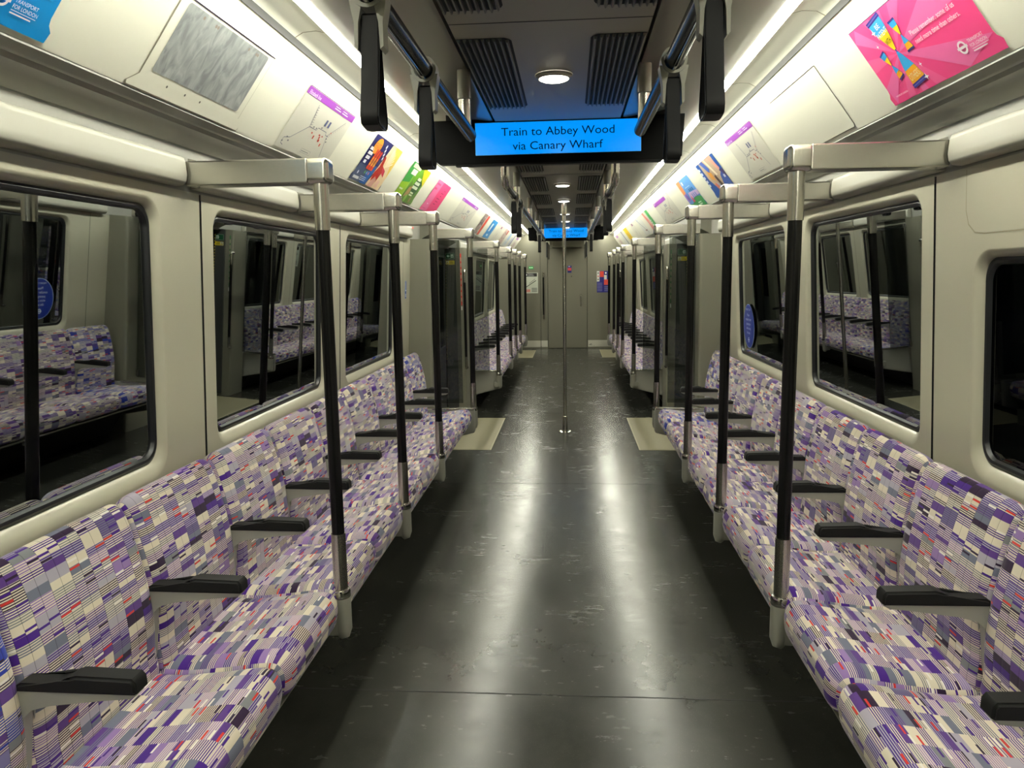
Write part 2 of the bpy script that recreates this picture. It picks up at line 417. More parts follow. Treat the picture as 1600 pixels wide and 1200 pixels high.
# side walls: one panel mesh per window module, each with a rounded opening and rolled reveal
def wall_panel(bm, s, y0, y1, win, zt=1.792, zb=.10):
    outer_n = 9
    if win is None:
        a = [(y0, zb), (y1, zb), (y1, zt), (y0, zt)]
        f = bm.faces.new([bm.verts.new((s*wx(z), y, z)) for y, z in a]); return
    w0, w1, z0, z1 = win
    loops = []
    prof = [(0, 0), (.004, .0008), (.010, .004), (.016, .010), (.021, .018), (.025, .027), (.028, .036)]
    base = rrect(w0, w1, z0, z1, .085, 8)
    for i, (d, dep) in enumerate(prof):
        r = max(.02, .085-d)
        loops.append([bm.verts.new((s*(wx(z)+dep), y, z)) for y, z in rrect(w0+d, w1-d, z0+d*1.9, z1-d, r, 8)])
    out = []
    cyy, czz = (w0+w1)/2, (z0+z1)/2
    for y, z in base:       # matching points on the outer rectangle
        i = len(out) // 9; j = len(out) % 9
        tt = j/8
        cor = [(y1, zt), (y0, zt), (y0, zb), (y1, zb)][i]
        # walk around the corner
        if i == 0: p = (y1, czz+(zt-czz)*(.5+tt)) if tt < .5 else (cyy+(y1-cyy)*(1.5-tt), zt)
        elif i == 1: p = (cyy+(y0-cyy)*(.5+tt), zt) if tt < .5 else (y0, czz+(zt-czz)*(1.5-tt))
        elif i == 2: p = (y0, czz+(zb-czz)*(.5+tt)) if tt < .5 else (cyy+(y0-cyy)*(1.5-tt), zb)
        else: p = (cyy+(y1-cyy)*(.5+tt), zb) if tt < .5 else (y1, czz+(zb-czz)*(1.5-tt))
        if abs(tt-.5) < .01: p = cor
        out.append(bm.verts.new((s*wx(p[1]), p[0], p[1])))
    loops.insert(0, out)
    for a, b in zip(loops, loops[1:]):
        n = len(a)
        for i in range(n): bm.faces.new((a[i], a[(i+1) % n], b[(i+1) % n], b[i]))
def window(n, s, win, sticker=None):
    w0, w1, z0, z1 = win
    d = .026; y0, y1, za, zb = w0+d, w1-d, z0+d*1.9, z1-d
    root = empty('window_%d' % n, (s*1.27, (w0+w1)/2, (z0+z1)/2)); tag(root, kind='structure')
    bm = bmesh.new()
    rings = []
    for dd, dep in ((-.006, .036), (-.006, .026), (.006, .020), (.014, .022), (.019, .034)):
        rings.append([bm.verts.new((s*(wx(z)+dep), y, z)) for y, z in rrect(y0+dd, y1-dd, za+dd, zb-dd, .062-dd*.6, 8)])
    for a, b in zip(rings, rings[1:]):
        for i in range(len(a)): bm.faces.new((a[i], a[(i+1) % len(a)], b[(i+1) % len(a)], b[i]))
    g = finish('window_gasket', bm, 'gasket'); g.parent = root; g.matrix_parent_inverse = root.matrix_world.inverted()
    bm = bmesh.new()
    for dep in (.033, .040):
        bm.faces.new([bm.verts.new((s*(wx(z)+dep), y, z)) for y, z in rrect(y0+.008, y1-.008, za+.008, zb-.008, .055, 8)])
    p = finish('window_pane', bm, 'glass', smooth=0); p.parent = root
    for c in (g, p):
        c.matrix_parent_inverse = Matrix.Translation(-Vector(root.location))
# modules: (y0, y1, window)
ZB, ZT = .885, 1.757
MODS = [(-1.6, .93, None), (.94, 2.527, (1.0, 2.28, ZB, ZT)), (2.541, 4.108, (2.62, 3.88, ZB, ZT)), (4.122, 5.70, (4.22, 5.48, ZB, ZT)),
        (5.705, 6.0, None)]
MODS2 = [(8.0, 8.50, None), (8.505, 10.08, (8.62, 9.88, ZB, ZT)), (10.085, 11.66, (10.2, 11.46, ZB, ZT)), (11.665, 13.24, (11.78, 13.04, ZB, ZT)), (13.245, 13.6, None)]
wn = 1
for s in (-1, 1):
    for half, mods in (('near', MODS), ('far', MODS2)):
        bm = bmesh.new()
        for i, (y0, y1, win) in enumerate(mods):
            if s == 1 and win and i == 1 and half == 'near':
                win = (win[0], 2.30, ZB, 1.555)
            wall_panel(bm, s, y0, y1, win)
            if win: window(wn, s, win); wn += 1
        o = tag(finish('wall_%s' % SIDE[s] if half == 'near' else 'wall_%s_far' % SIDE[s], bm, 'wall', smooth=40), kind='structure')
        # dark backing in the seams
        bm = bmesh.new()
        for (y0, y1, win) in mods[:-1]:
            box(bm, s*1.262 if s > 0 else -1.275, 1.275 if s > 0 else -1.262, y1-.01, y1+.015, .3, 1.79) if False else None
            prism_y(bm, [(s*(wx(1.79)+.004), 1.79), (s*(wx(.3)+.004), .3), (s*(wx(.3)+.02), .3), (s*(wx(1.79)+.02), 1.79)], y1-.004, y1+.018)
        tag(finish('trim_%d' % (40+wn+(20 if half == 'far' else 0)+(5 if s > 0 else 0)), bm, 'dark'), kind='structure')
# dark world outside the body side is left black; outer skin hides nothing

# access panel over the near right window
bm = bmesh.new()
pts = [(.93, 1.60), (2.24, 1.60), (2.29, 1.605), (2.325, 1.63), (2.34, 1.67), (2.34, 1.785), (.93, 1.785)]
f = [bm.verts.new((wx(z)-.0012, y, z)) for y, z in pts]; bm.faces.new(f)
pts2 = [(.93, 1.596), (2.24, 1.596), (2.293, 1.601), (2.330, 1.627), (2.345, 1.668), (2.345, 1.785), (.93, 1.785)]
f = bm.faces.new([bm.verts.new((wx(z)-.0006, y, z)) for y, z in pts2]); f.material_index = 1
tag(finish('trim_90', bm, ['wall', 'matedge'], smooth=0), kind='structure')

# ---------------------------------------------------------------- doorways
def doorway(s, ya, yb, n):
    """bay end at ya, next bay begins at yb"""
    S = SIDE[s]
    bm = bmesh.new()     # near portal and far portal
    for (p0, p1, flip) in ((ya, ya+.40, 0), (yb-.36, yb, 1)):
        prof = [(1.262, p0), (1.09, p0), (1.066, p0+.012), (1.058, p0+.035), (1.058, p1-.035), (1.066, p1-.012), (1.09, p1), (1.262, p1)]
        a = [bm.verts.new((s*x, y, 0)) for x, y in prof]; b = [bm.verts.new((s*(x-.012), y, 1.80)) for x, y in prof]
        for i in range(len(a)): bm.faces.new((a[i], a[(i+1) % len(a)], b[(i+1) % len(a)], b[i]))
    # lintel over the door
    prism_y(bm, [(s*1.12, 1.86), (s*1.235, 1.80), (s*1.32, 1.80), (s*1.32, 2.03), (s*1.12, 2.03)], ya+.40, yb-.36)
    tag(finish('wall_%s_doorway_%d' % (S, n), bm, 'portal', smooth=30), kind='structure')
    d0, d1 = ya+.40, yb-.36; mid = (d0+d1)/2+.04
    root = empty('door_%d' % (2*n+(0 if s < 0 else 1)), (s*1.26, mid, 0)); tag(root, kind='structure')
    inv = Matrix.Translation(-Vector(root.location))
    def leanbox(bm, y0, y1, z0, z1, t0, t1, mi=0):
        vs = []
        for z in (z0, z1):
            off = 1.268-(z-.1)*.012
            for (t, y) in ((t0, y0), (t1, y0), (t1, y1), (t0, y1)): vs.append(bm.verts.new((s*(off+t), y, z)))
        for q in ((0, 1, 2, 3), (4, 5, 6, 7), (0, 1, 5, 4), (1, 2, 6, 5), (2, 3, 7, 6), (3, 0, 4, 7)):
            f = bm.faces.new([vs[i] for i in q]); f.material_index = mi
    for (a, b) in ((d0, mid-.006), (mid+.006, d1)):
        bm = bmesh.new()
        leanbox(bm, a, a+.07, .02, 1.80, 0, .04); leanbox(bm, b-.07, b, .02, 1.80, 0, .04)
        leanbox(bm, a+.07, b-.07, .02, .78, 0, .04); leanbox(bm, a+.07, b-.07, 1.70, 1.80, 0, .04)
        o = finish('door_leaf', bm, 'darkdoor', smooth=0); o.parent = root; o.matrix_parent_inverse = inv
        bm = bmesh.new(); leanbox(bm, a+.07, b-.07, .78, 1.70, .012, .018)
        g = finish('door_glass', bm, 'glass', smooth=0); g.parent = o
    ms = yb-.36-.035
    bm = bmesh.new(); leanbox(bm, ms-.012, ms+.012, .05, 1.79, -.006, .01, 0)
    z = .62
    while z < 1.74:
        vs = [bm.verts.new((s*(1.260-(zz-.1)*.012), yy, zz)) for yy, zz in ((ms+.012, z), (ms-.012, z+.0125), (ms+.012, z+.025))]
        f = bm.faces.new(vs); f.material_index = 1; z += .0315
    o = finish('door_edge_seal', bm, ['rubber', 'stickyellow'], smooth=0); o.parent = root; o.matrix_parent_inverse = inv
    # dark header with signs facing down the car on the far portal
    yf = yb-.36-.004
    bm = bmesh.new(); box(bm, min(s*1.14, s*1.252), max(s*1.14, s*1.252), yf-.02, yf+.003, .03, 1.80)
    o = finish('door_pillar', bm, 'darkdoor'); o.parent = root; o.matrix_parent_inverse = inv
    def fn(u, v, l): return Vector((s*1.196+u, yf-.0205-l, v))
    if n == 1:
        a = Art(fn); a.rect(-.046, 1.685, .046, 1.745, (.55, .65, .58)); a.rect(-.043, 1.688, .043, 1.742, (.02, .30, .18))
        aw = (.9, .95, .9); t = -s
        a.poly([(t*-.002-.0, 1.715), (t*-.020, 1.730), (t*-.020, 1.719), (t*-.034, 1.719), (t*-.034, 1.711), (t*-.020, 1.711), (t*-.020, 1.700)] if s > 0 else
               [(-.034, 1.715), (-.018, 1.730), (-.018, 1.719), (-.004, 1.719), (-.004, 1.711), (-.018, 1.711), (-.018, 1.700)], aw)
        a.rect(.008, 1.698, .034, 1.732, aw); a.rect(.013, 1.698, .029, 1.726, (.02, .30, .18)); a.disc(.020, 1.720, .004, aw)
        a.line([(.020, 1.716), (.019, 1.706), (.014, 1.699)], .004, aw); a.line([(.019, 1.706), (.026, 1.700)], .004, aw)
        tag(a.done('exit_sign'), 'green arrow emergency exit sign high beside the near %s doorway' % S, 'sign')
        a = Art(fn); a.rect(-.046, 1.628, .046, 1.668, (.88, .78, .12)); a.rect(-.044, 1.630, -.012, 1.666, (.75, .75, .70))
        a.poly([(-.040, 1.634), (-.016, 1.634), (-.028, 1.661)], (.1, .1, .1)); a.poly([(-.036, 1.6365), (-.020, 1.6365), (-.028, 1.655)], (.9, .8, .1))
        for k in range(3): a.rect(-.006, 1.637+.009*k, .040-.006*k, 1.641+.009*k, (.35, .3, .1))
        tag(a.done('warning_sign'), 'yellow warning sticker under the exit sign at near %s doorway' % S, 'sign')
    # vertical grab handle on far portal
    g = empty('door_grab_handle', (s*1.03, yb-.40, 0)); tag(g, 'short black grab handle on the far pillar of the %s %s doorway' % ('near' if n == 1 else 'far', S), 'grab handle')
    x0, y0 = s*1.045, yb-.42
    bm = bmesh.new(); tube(bm, [(x0, y0+.055, 1.56), (x0, y0+.01, 1.56), (x0, y0, 1.55), (x0, y0, 1.44)], .014); o = finish('end_sleeve', bm, 'steel', g)
    bm2 = bmesh.new(); tube(bm2, [(x0, y0, 1.44), (x0, y0, .66)], .0145); o2 = finish('grip', bm2, 'black', g)
    bm3 = bmesh.new(); tube(bm3, [(x0, y0, .66), (x0, y0, .55), (x0, y0+.01, .54), (x0, y0+.055, .54)], .014); o3 = finish('end_sleeve', bm3, 'steel', g)
    for q in (o, o2, o3): q.matrix_parent_inverse = Matrix.Translation(-Vector(g.location))
    # floor mat
    m0, m1 = (6.355, 7.83) if n == 1 else (13.70, 15.12)
    bm = bmesh.new(); box(bm, min(s*.640, s*1.2), max(s*.640, s*1.2), m0, m1, .0, .003, .0)
    box(bm, min(s*.652, s*1.19), max(s*.652, s*1.19), m0+.012, m1-.012, .0, .0042, 0, 1)
    tag(finish('floor_mat', bm, ['matedge', 'mat'], smooth=0), 'tan floor mat at the %s %s doorway' % ('near' if n == 1 else 'far', S), 'floor mat', 'tan doorway mats')
for s in (-1, 1):
    doorway(s, 5.95, 8.25, 1)
    doorway(s, 13.48, 15.5, 2)

# ---------------------------------------------------------------- end wall with centre door
bm = bmesh.new()
yw = 15.5
def zq(bm, x0, x1, z0, z1, y=yw, t=.06, mi=0): box(bm, x0, x1, y, y+t, z0, z1, 0, mi)
zq(bm, -1.3, -.555, 0, 2.42); zq(bm, -.548, -.405, 0, 2.42); zq(bm, .408, 1.3, 0, 2.42); zq(bm, -.405, .408, 2.04, 2.42)
zq(bm, -1.3, 1.3, 0, 2.42, yw+.05, .03, 1)
tag(finish('wall_back', bm, ['end', 'dark'], smooth=0), kind='structure')
root = empty('door_9', (0, yw, 0)); tag(root, kind='structure'); inv = Matrix.Translation((0, -yw, 0))
bm = bmesh.new(); box(bm, -.397, .400, yw+.006, yw+.045, .008, 2.032, .002)
o = finish('door_leaf', bm, 'end', root); o.matrix_parent_inverse = inv
bm = bmesh.new(); tube(bm, [(.274, yw+.01, 1.10), (.274, yw-.03, 1.095), (.274, yw-.035, 1.07), (.274, yw-.035, .90), (.274, yw-.03, .875), (.274, yw+.01, .87)], .012, 12)
h = finish('door_handle', bm, 'steel', o)
bm = bmesh.new(); tube(bm, [(.085, yw+.01, 1.47), (.085, yw-.004, 1.47)], .010, 12); finish('lock', bm, 'chrome', o)
# header box above the door
bm = bmesh.new(); box(bm, -.30, .30, 15.1, 15.5, 2.05, 2.18, .006); tag(finish('trim_91', bm, 'portal'), kind='structure')
k = 92
for x0, x1 in ((-1.05, -.556), (-.547, -.41), (.42, .95)):
    bm = bmesh.new(); box(bm, x0, x1, yw-.004, yw+.002, .03, .165, .001)
    tag(finish('trim_%d' % k, bm, 'kick', smooth=0), kind='structure'); k += 1
def endfn(u, v, l): return Vector((u, yw-.002-l, v))
a = Art(endfn); a.rect(-.86, 1.14, -.60, 1.56, (.80, .82, .76)); a.rect(-.86, 1.48, -.62, 1.55, (.08, .08, .09))
a.disc(-.835, 1.515, .016, (.95, .95, .95)); a.text('Emergency', -.80, 1.522, .018, (.95, .95, .95)); a.text('information', -.80, 1.494, .018, (.95, .95, .95))
a.line([(-.84, 1.27), (-.64, 1.40)], .014, (.15, .15, .16)); a.line([(-.78, 1.34), (-.66, 1.43)], .008, (.3, .3, .3))
for q in range(5): a.rect(-.73, 1.17+.018*q, -.62, 1.178+.018*q, (.3, .3, .3))
a.rect(-.85, 1.165, -.76, 1.22, (.85, .55, .5))
tag(a.done('emergency_poster'), 'white notice with black header on the end wall left of the door', 'notice')
a = Art(endfn); a.rect(-.79, 1.63, -.69, 1.69, (.10, .60, .28)); a.rect(-.775, 1.65, -.745, 1.672, (.8, .95, .8)); a.rect(-.735, 1.65, -.705, 1.672, (.8, .95, .8))
tag(a.done('green_sign'), 'small green sign above the white notice on the end wall', 'sign')
a = Art(endfn)
a.rect(.60, 1.14, .86, 1.57, (.13, .13, .50)); a.rect(.60, 1.36, .652, 1.57, (.85, .85, .82)); a.rect(.66, 1.45, .74, 1.565, (.88, .28, .22))
for q in range(3): a.disc(.626, 1.53-.065*q, .013, [(.1, .1, .1), (.85, .2, .15), (.1, .1, .1)][q])
a.rect(.745, 1.40, .80, 1.49, (.88, .88, .86)); a.rect(.745, 1.29, .86, 1.40, (.88, .30, .25)); a.disc(.78, 1.53, .018, (.95, .95, .95))
for q in range(6): a.rect(.61, 1.17+.03*q, .71, 1.18+.03*q, (.55, .55, .75)); a.rect(.75, 1.165+.018*q, .84, 1.172+.018*q, (.55, .55, .75))
tag(a.done('safety_poster'), 'blue and red safety poster on the end wall right of the door', 'poster')
a = Art(endfn); a.rect(.005, 1.545, .085, 1.69, (.13, .13, .50)); a.rect(.01, 1.59, .08, 1.645, (.85, .3, .32)); a.rect(.02, 1.665, .06, 1.68, (.8, .8, .9)); a.rect(.02, 1.56, .07, 1.58, (.1, .1, .3))
for v in a.bm.verts: v.co.y += .006
tag(a.done('door_sticker'), 'small blue and red sticker on the end door', 'sticker')
g = empty('end_wall_handle', (-.49, yw, 0)); tag(g, 'vertical black grab handle on the end wall beside the door', 'grab handle')
for nm, z0, z1, m_ in (('end_sleeve', 1.46, 1.55, 'steel'), ('grip', .70, 1.46, 'black'), ('end_sleeve', .62, .70, 'steel')):
    bm = bmesh.new(); pts = [(-.49, yw-.05, z0), (-.49, yw-.05, z1)]
    if nm != 'grip':
        e = z1 if z0 > 1 else z0
        pts = [(-.49, yw-.05, z0 if z0 > 1 else z1), (-.49, yw-.05, e), (-.49, yw, e)]
    tube(bm, pts, .016, 12); o = finish(nm, bm, m_, g); o.matrix_parent_inverse = Matrix.Translation(-Vector(g.location))

# ================================================================= SEATS
SP = .4975
def seat_master(s, blue):
    root = empty('train_seat')
    m = 'moqb' if blue else 'moq'
    cush = [(1.13, .425), (1.02, .430), (.90, .443), (.82, .455), (.772, .456), (.746, .440), (.733, .408), (.735, .365), (.750, .335), (.80, .325), (.98, .335), (1.13, .345)]
    bm = bmesh.new(); pillow(bm, [(s*x, z) for x, z in cush], .001, SP-.001, .060, .034)
    finish('cushion', bm, m+'c', root, smooth=60, wn=False)
    back = [(1.095, .40), (1.088, .50), (1.085, .58), (1.093, .68), (1.110, .77), (1.132, .855), (1.150, .898), (1.172, .914), (1.195, .905), (1.212, .87), (1.225, .70), (1.235, .40)]
    bm = bmesh.new(); pillow(bm, [(s*x, z) for x, z in back], .001, SP-.001, .050, .030)
    finish('backrest', bm, m, root, smooth=60, wn=False)
    return root
def arm_master(s):
    root = empty('armrest')
    # grey frame: profile in x-z, thin in y
    prof = [(.842, .656), (.856, .648), (.95, .640), (1.03, .630), (1.075, .622), (1.094, .604), (1.098, .55), (1.105, .47), (1.125, .425), (1.150, .425), (1.138, .50), (1.128, .58), (1.122, .63), (1.112, .662), (1.095, .668), (.846, .664)]
    bm = bmesh.new(); prism_y(bm, [(s*x, z) for x, z in prof], -.0175, .0175)
    es = [e for e in bm.edges if abs(e.verts[0].co.y-e.verts[1].co.y) < 1e-6]
    bmesh.ops.bevel(bm, geom=es, offset=.004, segments=2, affect='EDGES')
    finish('arm_frame', bm, 'arm', root, smooth=45)
    prof = [(.836, .664), (.837, .686), (.845, .696), (.965, .700), (.980, .696), (1.000, .684), (1.015, .681), (1.088, .681), (1.098, .676), (1.098, .662), (.843, .660)]
    bm = bmesh.new(); prism_y(bm, [(s*x, z) for x, z in prof], -.025, .025)
    es = [e for e in bm.edges if abs(e.verts[0].co.y-e.verts[1].co.y) < 1e-6]
    bmesh.ops.bevel(bm, geom=es, offset=.006, segments=3, affect='EDGES')
    finish('arm_pad', bm, 'pad', root, smooth=45)
    return root
def pole_master(s, end=False):
    root = empty('grab_pole')
    x = s*.745
    wall = 1.178 if not end else 1.062
    bm = bmesh.new()
    box(bm, min(s*.708, s*.79), max(s*.708, s*.79), -.036, .036, 1.800, 1.880, .018, 0, 4)
    bm2 = bmesh.new(); box(bm2, min(s*.775, s*wall), max(s*.775, s*wall), -.0355, .0355, 1.801, 1.879, .006, 0, 2)
    hb = finish('horizontal_bar', bm2, 'steel', root, smooth=40)
    finish('bar_end_cap', bm, 'steel', hb, smooth=40)
    for nm, z0, z1, r, mt in (('upper_sleeve', 1.655, 1.802, .0245, 'steel'), ('grip', .636, 1.655, .0215, 'black'), ('lower_sleeve', .43, .636, .0245, 'steel')):
        bm = bmesh.new(); tube(bm, [(x, 0, z0), (x, 0, z1)], r, 28); finish(nm, bm, mt, root)
    bm = bmesh.new()
    tube(bm, [(x, 0, .405), (x, 0, .29), (x+s*.003, 0, .275), (x+s*.012, 0, .268)], [.032, .032, .029, .02], 28)
    box(bm, min(s*.745, s*.80), max(s*.745, s*.80), -.031, .031, .272, .33, .01)
    so = finish('socket', bm, 'socket', root, smooth=40)
    bm = bmesh.new(); tube(bm, [(x, 0, .405), (x, 0, .408), (x, 0, .428), (x, 0, .436), (x, 0, .4365)], [.030, .0325, .0325, .029, .024], 28)
    finish('collar', bm, 'chrome', so, smooth=60)
    return root
BAYS = [('near', .888, (2.42, 3.42, 4.42, 6.05), 5.93, .78), ('far', 8.345, (8.25, 10.0, 11.0, 12.0, 13.50), 13.38, 8.245)]
def place(master, y, label, cat, group, used):
    o = master if not used else copy_tree(master)
    o.location = (0, y, 0); o['label'] = label; o['category'] = cat
    if group: o['group'] = group
    return o
for s in (-1, 1):
    S = SIDE[s]
    sm, sb, am = seat_master(s, 0), seat_master(s, 1), arm_master(s)
    pm, pe = pole_master(s), pole_master(s, True)
    u = dict(s=0, b=0, a=0, p=0, e=0)
    for bay, y0, posts, yend, ystart in BAYS:
        bench = '%s %s bench' % (bay, S)
        for k in range(10):
            blue = k in (0, 9)
            lab = ('blue and purple moquette seat at the %s end of the %s' % ('camera' if k == 0 else 'far', bench)) if blue else \
                'purple and cream moquette seat, %s from the camera on the %s' % (NTH[k], bench)
            place(sb if blue else sm, y0+k*SP, lab, 'seat', 'moquette seats of the '+bench, u['b' if blue else 's']); u['b' if blue else 's'] = 1
            if k:
                place(am, y0+k*SP, 'black-padded grey armrest, %s from the camera on the %s' % (NTH[k-1], bench), 'armrest', 'armrests of the '+bench, u['a']); u['a'] = 1
        for k, yp in enumerate(posts):
            e = (bay == 'near' and k == 3) or (bay == 'far' and k in (0, 4))
            place(pe if e else pm, yp, 'black and steel grab pole, %s from the camera on the %s' % (NTH[k], bench), 'grab pole', 'grab poles of the '+bench, u['e' if e else 'p']); u['e' if e else 'p'] = 1
        # bench frame
        fr = tag(empty('seat_bench', (0, 0, 0)), 'grey under-seat frame carrying the '+bench, 'bench frame')
        bm = bmesh.new(); prof = [(.760, .321), (.80, .316), (1.20, .322), (1.20, .305), (.80, .300), (.765, .308)]
        prism_y(bm, [(s*x, z) for x, z in prof], y0+.01, y0+10*SP-.01); finish('seat_pan', bm, 'portal', fr)
        bm = bmesh.new(); prof = [(.80, .30), (1.20, .31), (1.24, .02), (1.12, .02), (1.02, .20)]
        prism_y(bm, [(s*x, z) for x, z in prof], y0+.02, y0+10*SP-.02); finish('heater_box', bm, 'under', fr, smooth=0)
        for ye, t in ((y0-.055, 0), (y0+10*SP+.005, 1)):
            if bay == 'near' and t == 0: continue
            bm = bmesh.new()
            prof = [(.722, .445), (.715, .435), (.715, .27), (.722, .255), (1.25, .12), (1.25, .445)]
            prism_y(bm, [(s*x, z) for x, z in prof], ye, ye+.05)
            es = [e for e in bm.edges if abs(e.verts[0].co.y-e.verts[1].co.y) < 1e-6]
            bmesh.ops.bevel(bm, geom=es, offset=.008, segments=3, affect='EDGES')
            ep = tag(empty('bench_end_panel', (0, 0, 0)), 'grey end panel of the %s, at its %s end' % (bench, 'far' if t else 'camera'), 'bench end panel')
            finish('panel', bm, 'arm', ep, smooth=40)
            bm = bmesh.new(); box(bm, min(s*.72, s*1.06), max(s*.72, s*1.06), ye-.002, ye+.052, .444, .457, .005, 0, 2); finish('end_rail', bm, 'steel', ep)
    # cream covers between the bars
    for bay, cuts in (('near', (-.6, 2.42, 3.42, 4.42, 5.86)), ('far', (8.42, 10.0, 11.0, 12.0, 13.40))):
        for i in range(4):
            a_, b_ = cuts[i]+.043, cuts[i+1]-.043
            if i == 3: b_ = cuts[i+1]
            if i == 0 and bay == 'far': a_ = cuts[0]
            bm = bmesh.new()
            prof = [(1.178, 1.893), (1.169, 1.887), (1.165, 1.875), (1.162, 1.835), (1.166, 1.815), (1.177, 1.803), (1.205, 1.800), (1.205, 1.90)]
            prism_y(bm, [(s*x, z) for x, z in prof], a_, b_)
            es = [e for e in bm.edges if abs(e.verts[0].co.y-e.verts[1].co.y) < 1e-6]
            bmesh.ops.bevel(bm, geom=es, offset=.005, segments=2, affect='EDGES')
            tag(finish('trim_%d' % (100+i+(10 if bay == 'far' else 0)+(20 if s > 0 else 0)), bm, 'band', smooth=50), kind='structure')
    # draught screens
    for nm, ys in (('near bench', 6.10), ('far bench', 8.20)):
        gs = tag(empty('draught_screen', (0, ys, 0)), 'tinted glass draught screen between the %s %s and the near doorway' % (S, nm), 'glass screen')
        bm = bmesh.new(); box(bm, min(s*.838, s*1.06), max(s*.838, s*1.06), -.005, .005, .46, 1.795, .002, 0, 1)
        finish('screen_pane', bm, 'tint', gs, smooth=0)
        for z in (.47, 1.70):
            bm = bmesh.new(); box(bm, min(s*1.035, s*1.07), max(s*1.035, s*1.07), -.014, .014, z, z+.05, .004); finish('pane_clamp', bm, 'steel', gs)

# ================================================================= centre floor pole
g = tag(empty('centre_pole', (0, 7.13, 0)), 'full-height steel pole in the middle of the aisle by the near doorways', 'pole')
bm = bmesh.new(); tube(bm, [(0, 0, .15), (0, 0, 2.06)], .0165, 24); finish('pole_tube', bm, 'steel', g)
bm = bmesh.new(); tube(bm, [(0, 0, 0.001), (0, 0, .006), (0, 0, .012), (0, 0, .0125)], [.062, .062, .05, .02], 32); finish('floor_flange', bm, 'chrome', g)
bm = bmesh.new(); tube(bm, [(0, 0, .01), (0, 0, .15), (0, 0, .155)], [.024, .022, .017], 24); finish('lower_sleeve', bm, 'steel', g)
bm = bmesh.new(); tube(bm, [(0, 0, 2.05), (0, 0, 2.06), (0, 0, 2.179)], [.018, .024, .026], 24); finish('upper_sleeve', bm, 'steel', g)

# ================================================================= ceiling vents and lamps
def vent_master(s):
    root = empty('ceiling_vent')
    L_ = .90
    bm = bmesh.new()
    pts = [(.275, 0), (.275, L_), (.135, L_), (.120, L_-.015), (.115, L_-.03), (.115, .03), (.120, .015), (.135, 0)]
    a = [bm.verts.new((s*x, y, 2.1795)) for x, y in pts]; bm.faces.new(a)
    finish('backing', bm, 'dark', root, smooth=0)
    bm = bmesh.new()
    for k in range(9):
        x = .123+k*.0175
        e = .012 if k == 0 else 0
        prism_y(bm, [(s*x, 2.179), (s*(x+.0025), 2.1700), (s*(x+.006), 2.1700), (s*(x+.0105), 2.179)], .004+e, L_-.004-e)
    finish('slats', bm, 'slat', root, smooth=0)
    return root
for s in (-1, 1):
    vm = vent_master(s); used = 0
    for k, y in enumerate((1.14, 2.27, 4.20, 5.37, 6.53, 7.87, 9.00, 10.15, 11.3, 12.5, 13.7)):
        if s == 1 and y < 2: pass
        place(vm, y, 'dark slatted ceiling vent, %s from the camera in the %s row' % (NTH[k], S if 0 else SIDE[s]), 'ceiling vent', 'ceiling vents in the %s row' % SIDE[s], used); used = 1
lr = empty('ceiling_lamp')
bm = bmesh.new(); tube(bm, [(0, 0, 2.1795), (0, 0, 2.172), (0, 0, 2.166)], [.064, .062, .053], 40, cap=False); finish('lamp_ring', bm, 'ceil', lr)
bm = bmesh.new(); tube(bm, [(0, 0, 2.174), (0, 0, 2.165), (0, 0, 2.1615)], [.050, .050, .042], 40); finish('lens', bm, 'lamp', lr, smooth=60)
for k, y in enumerate((2.70, 5.82, 7.03, 8.5, 9.65, 10.9, 13.2)):
    place(lr, y, 'round glowing ceiling lamp, %s from the camera' % NTH[k], 'ceiling lamp', 'round ceiling lamps', k)

# ================================================================= information displays
def display(y, which):
    g = tag(empty('information_display', (0, y, 0)), '%s black overhead display reading Train to Abbey Wood via Canary Wharf' % which, 'display')
    bm = bmesh.new()
    pts = [(-.53, 2.0), (.53, 2.0), (.545, 2.012), (.555, 2.19), (-.555, 2.19), (-.545, 2.012)]
    a = [bm.verts.new((x, 0, z)) for x, z in pts]; b = [bm.verts.new((x, .07, z+.004)) for x, z in pts]
    bm.faces.new(a); bm.faces.new(b)
    for i in range(6): bm.faces.new((a[i], a[(i+1) % 6], b[(i+1) % 6], b[i]))
    finish('housing', bm, 'bezel', g, smooth=0)
    bm = bmesh.new(); box(bm, -.50, .50, .015, .055, 2.188, 2.235); finish('ceiling_mount', bm, 'rubber', g, smooth=0)
    bm = bmesh.new(); box(bm, -.46, .46, .006, .05, 1.992, 2.002, .002); finish('speaker_strip', bm, 'rubber', g, smooth=0)
    A = Art(lambda u, v, l: Vector((u, -.001-l, v)))
    A.rect(-.367, 2.036, .367, 2.176, (.30, .72, 1.0)); A.rect(-.3655, 2.0375, .3655, 2.1745, 'screen')
    A.text('Train to Abbey Wood', 0, 2.117, .036, 'navy', width=.50, center=True)
    A.text('via Canary Wharf', 0, 2.056, .036, 'navy', width=.40, center=True)
    A.done('screen', g)
display(3.45, 'near'); display(11.1, 'far')

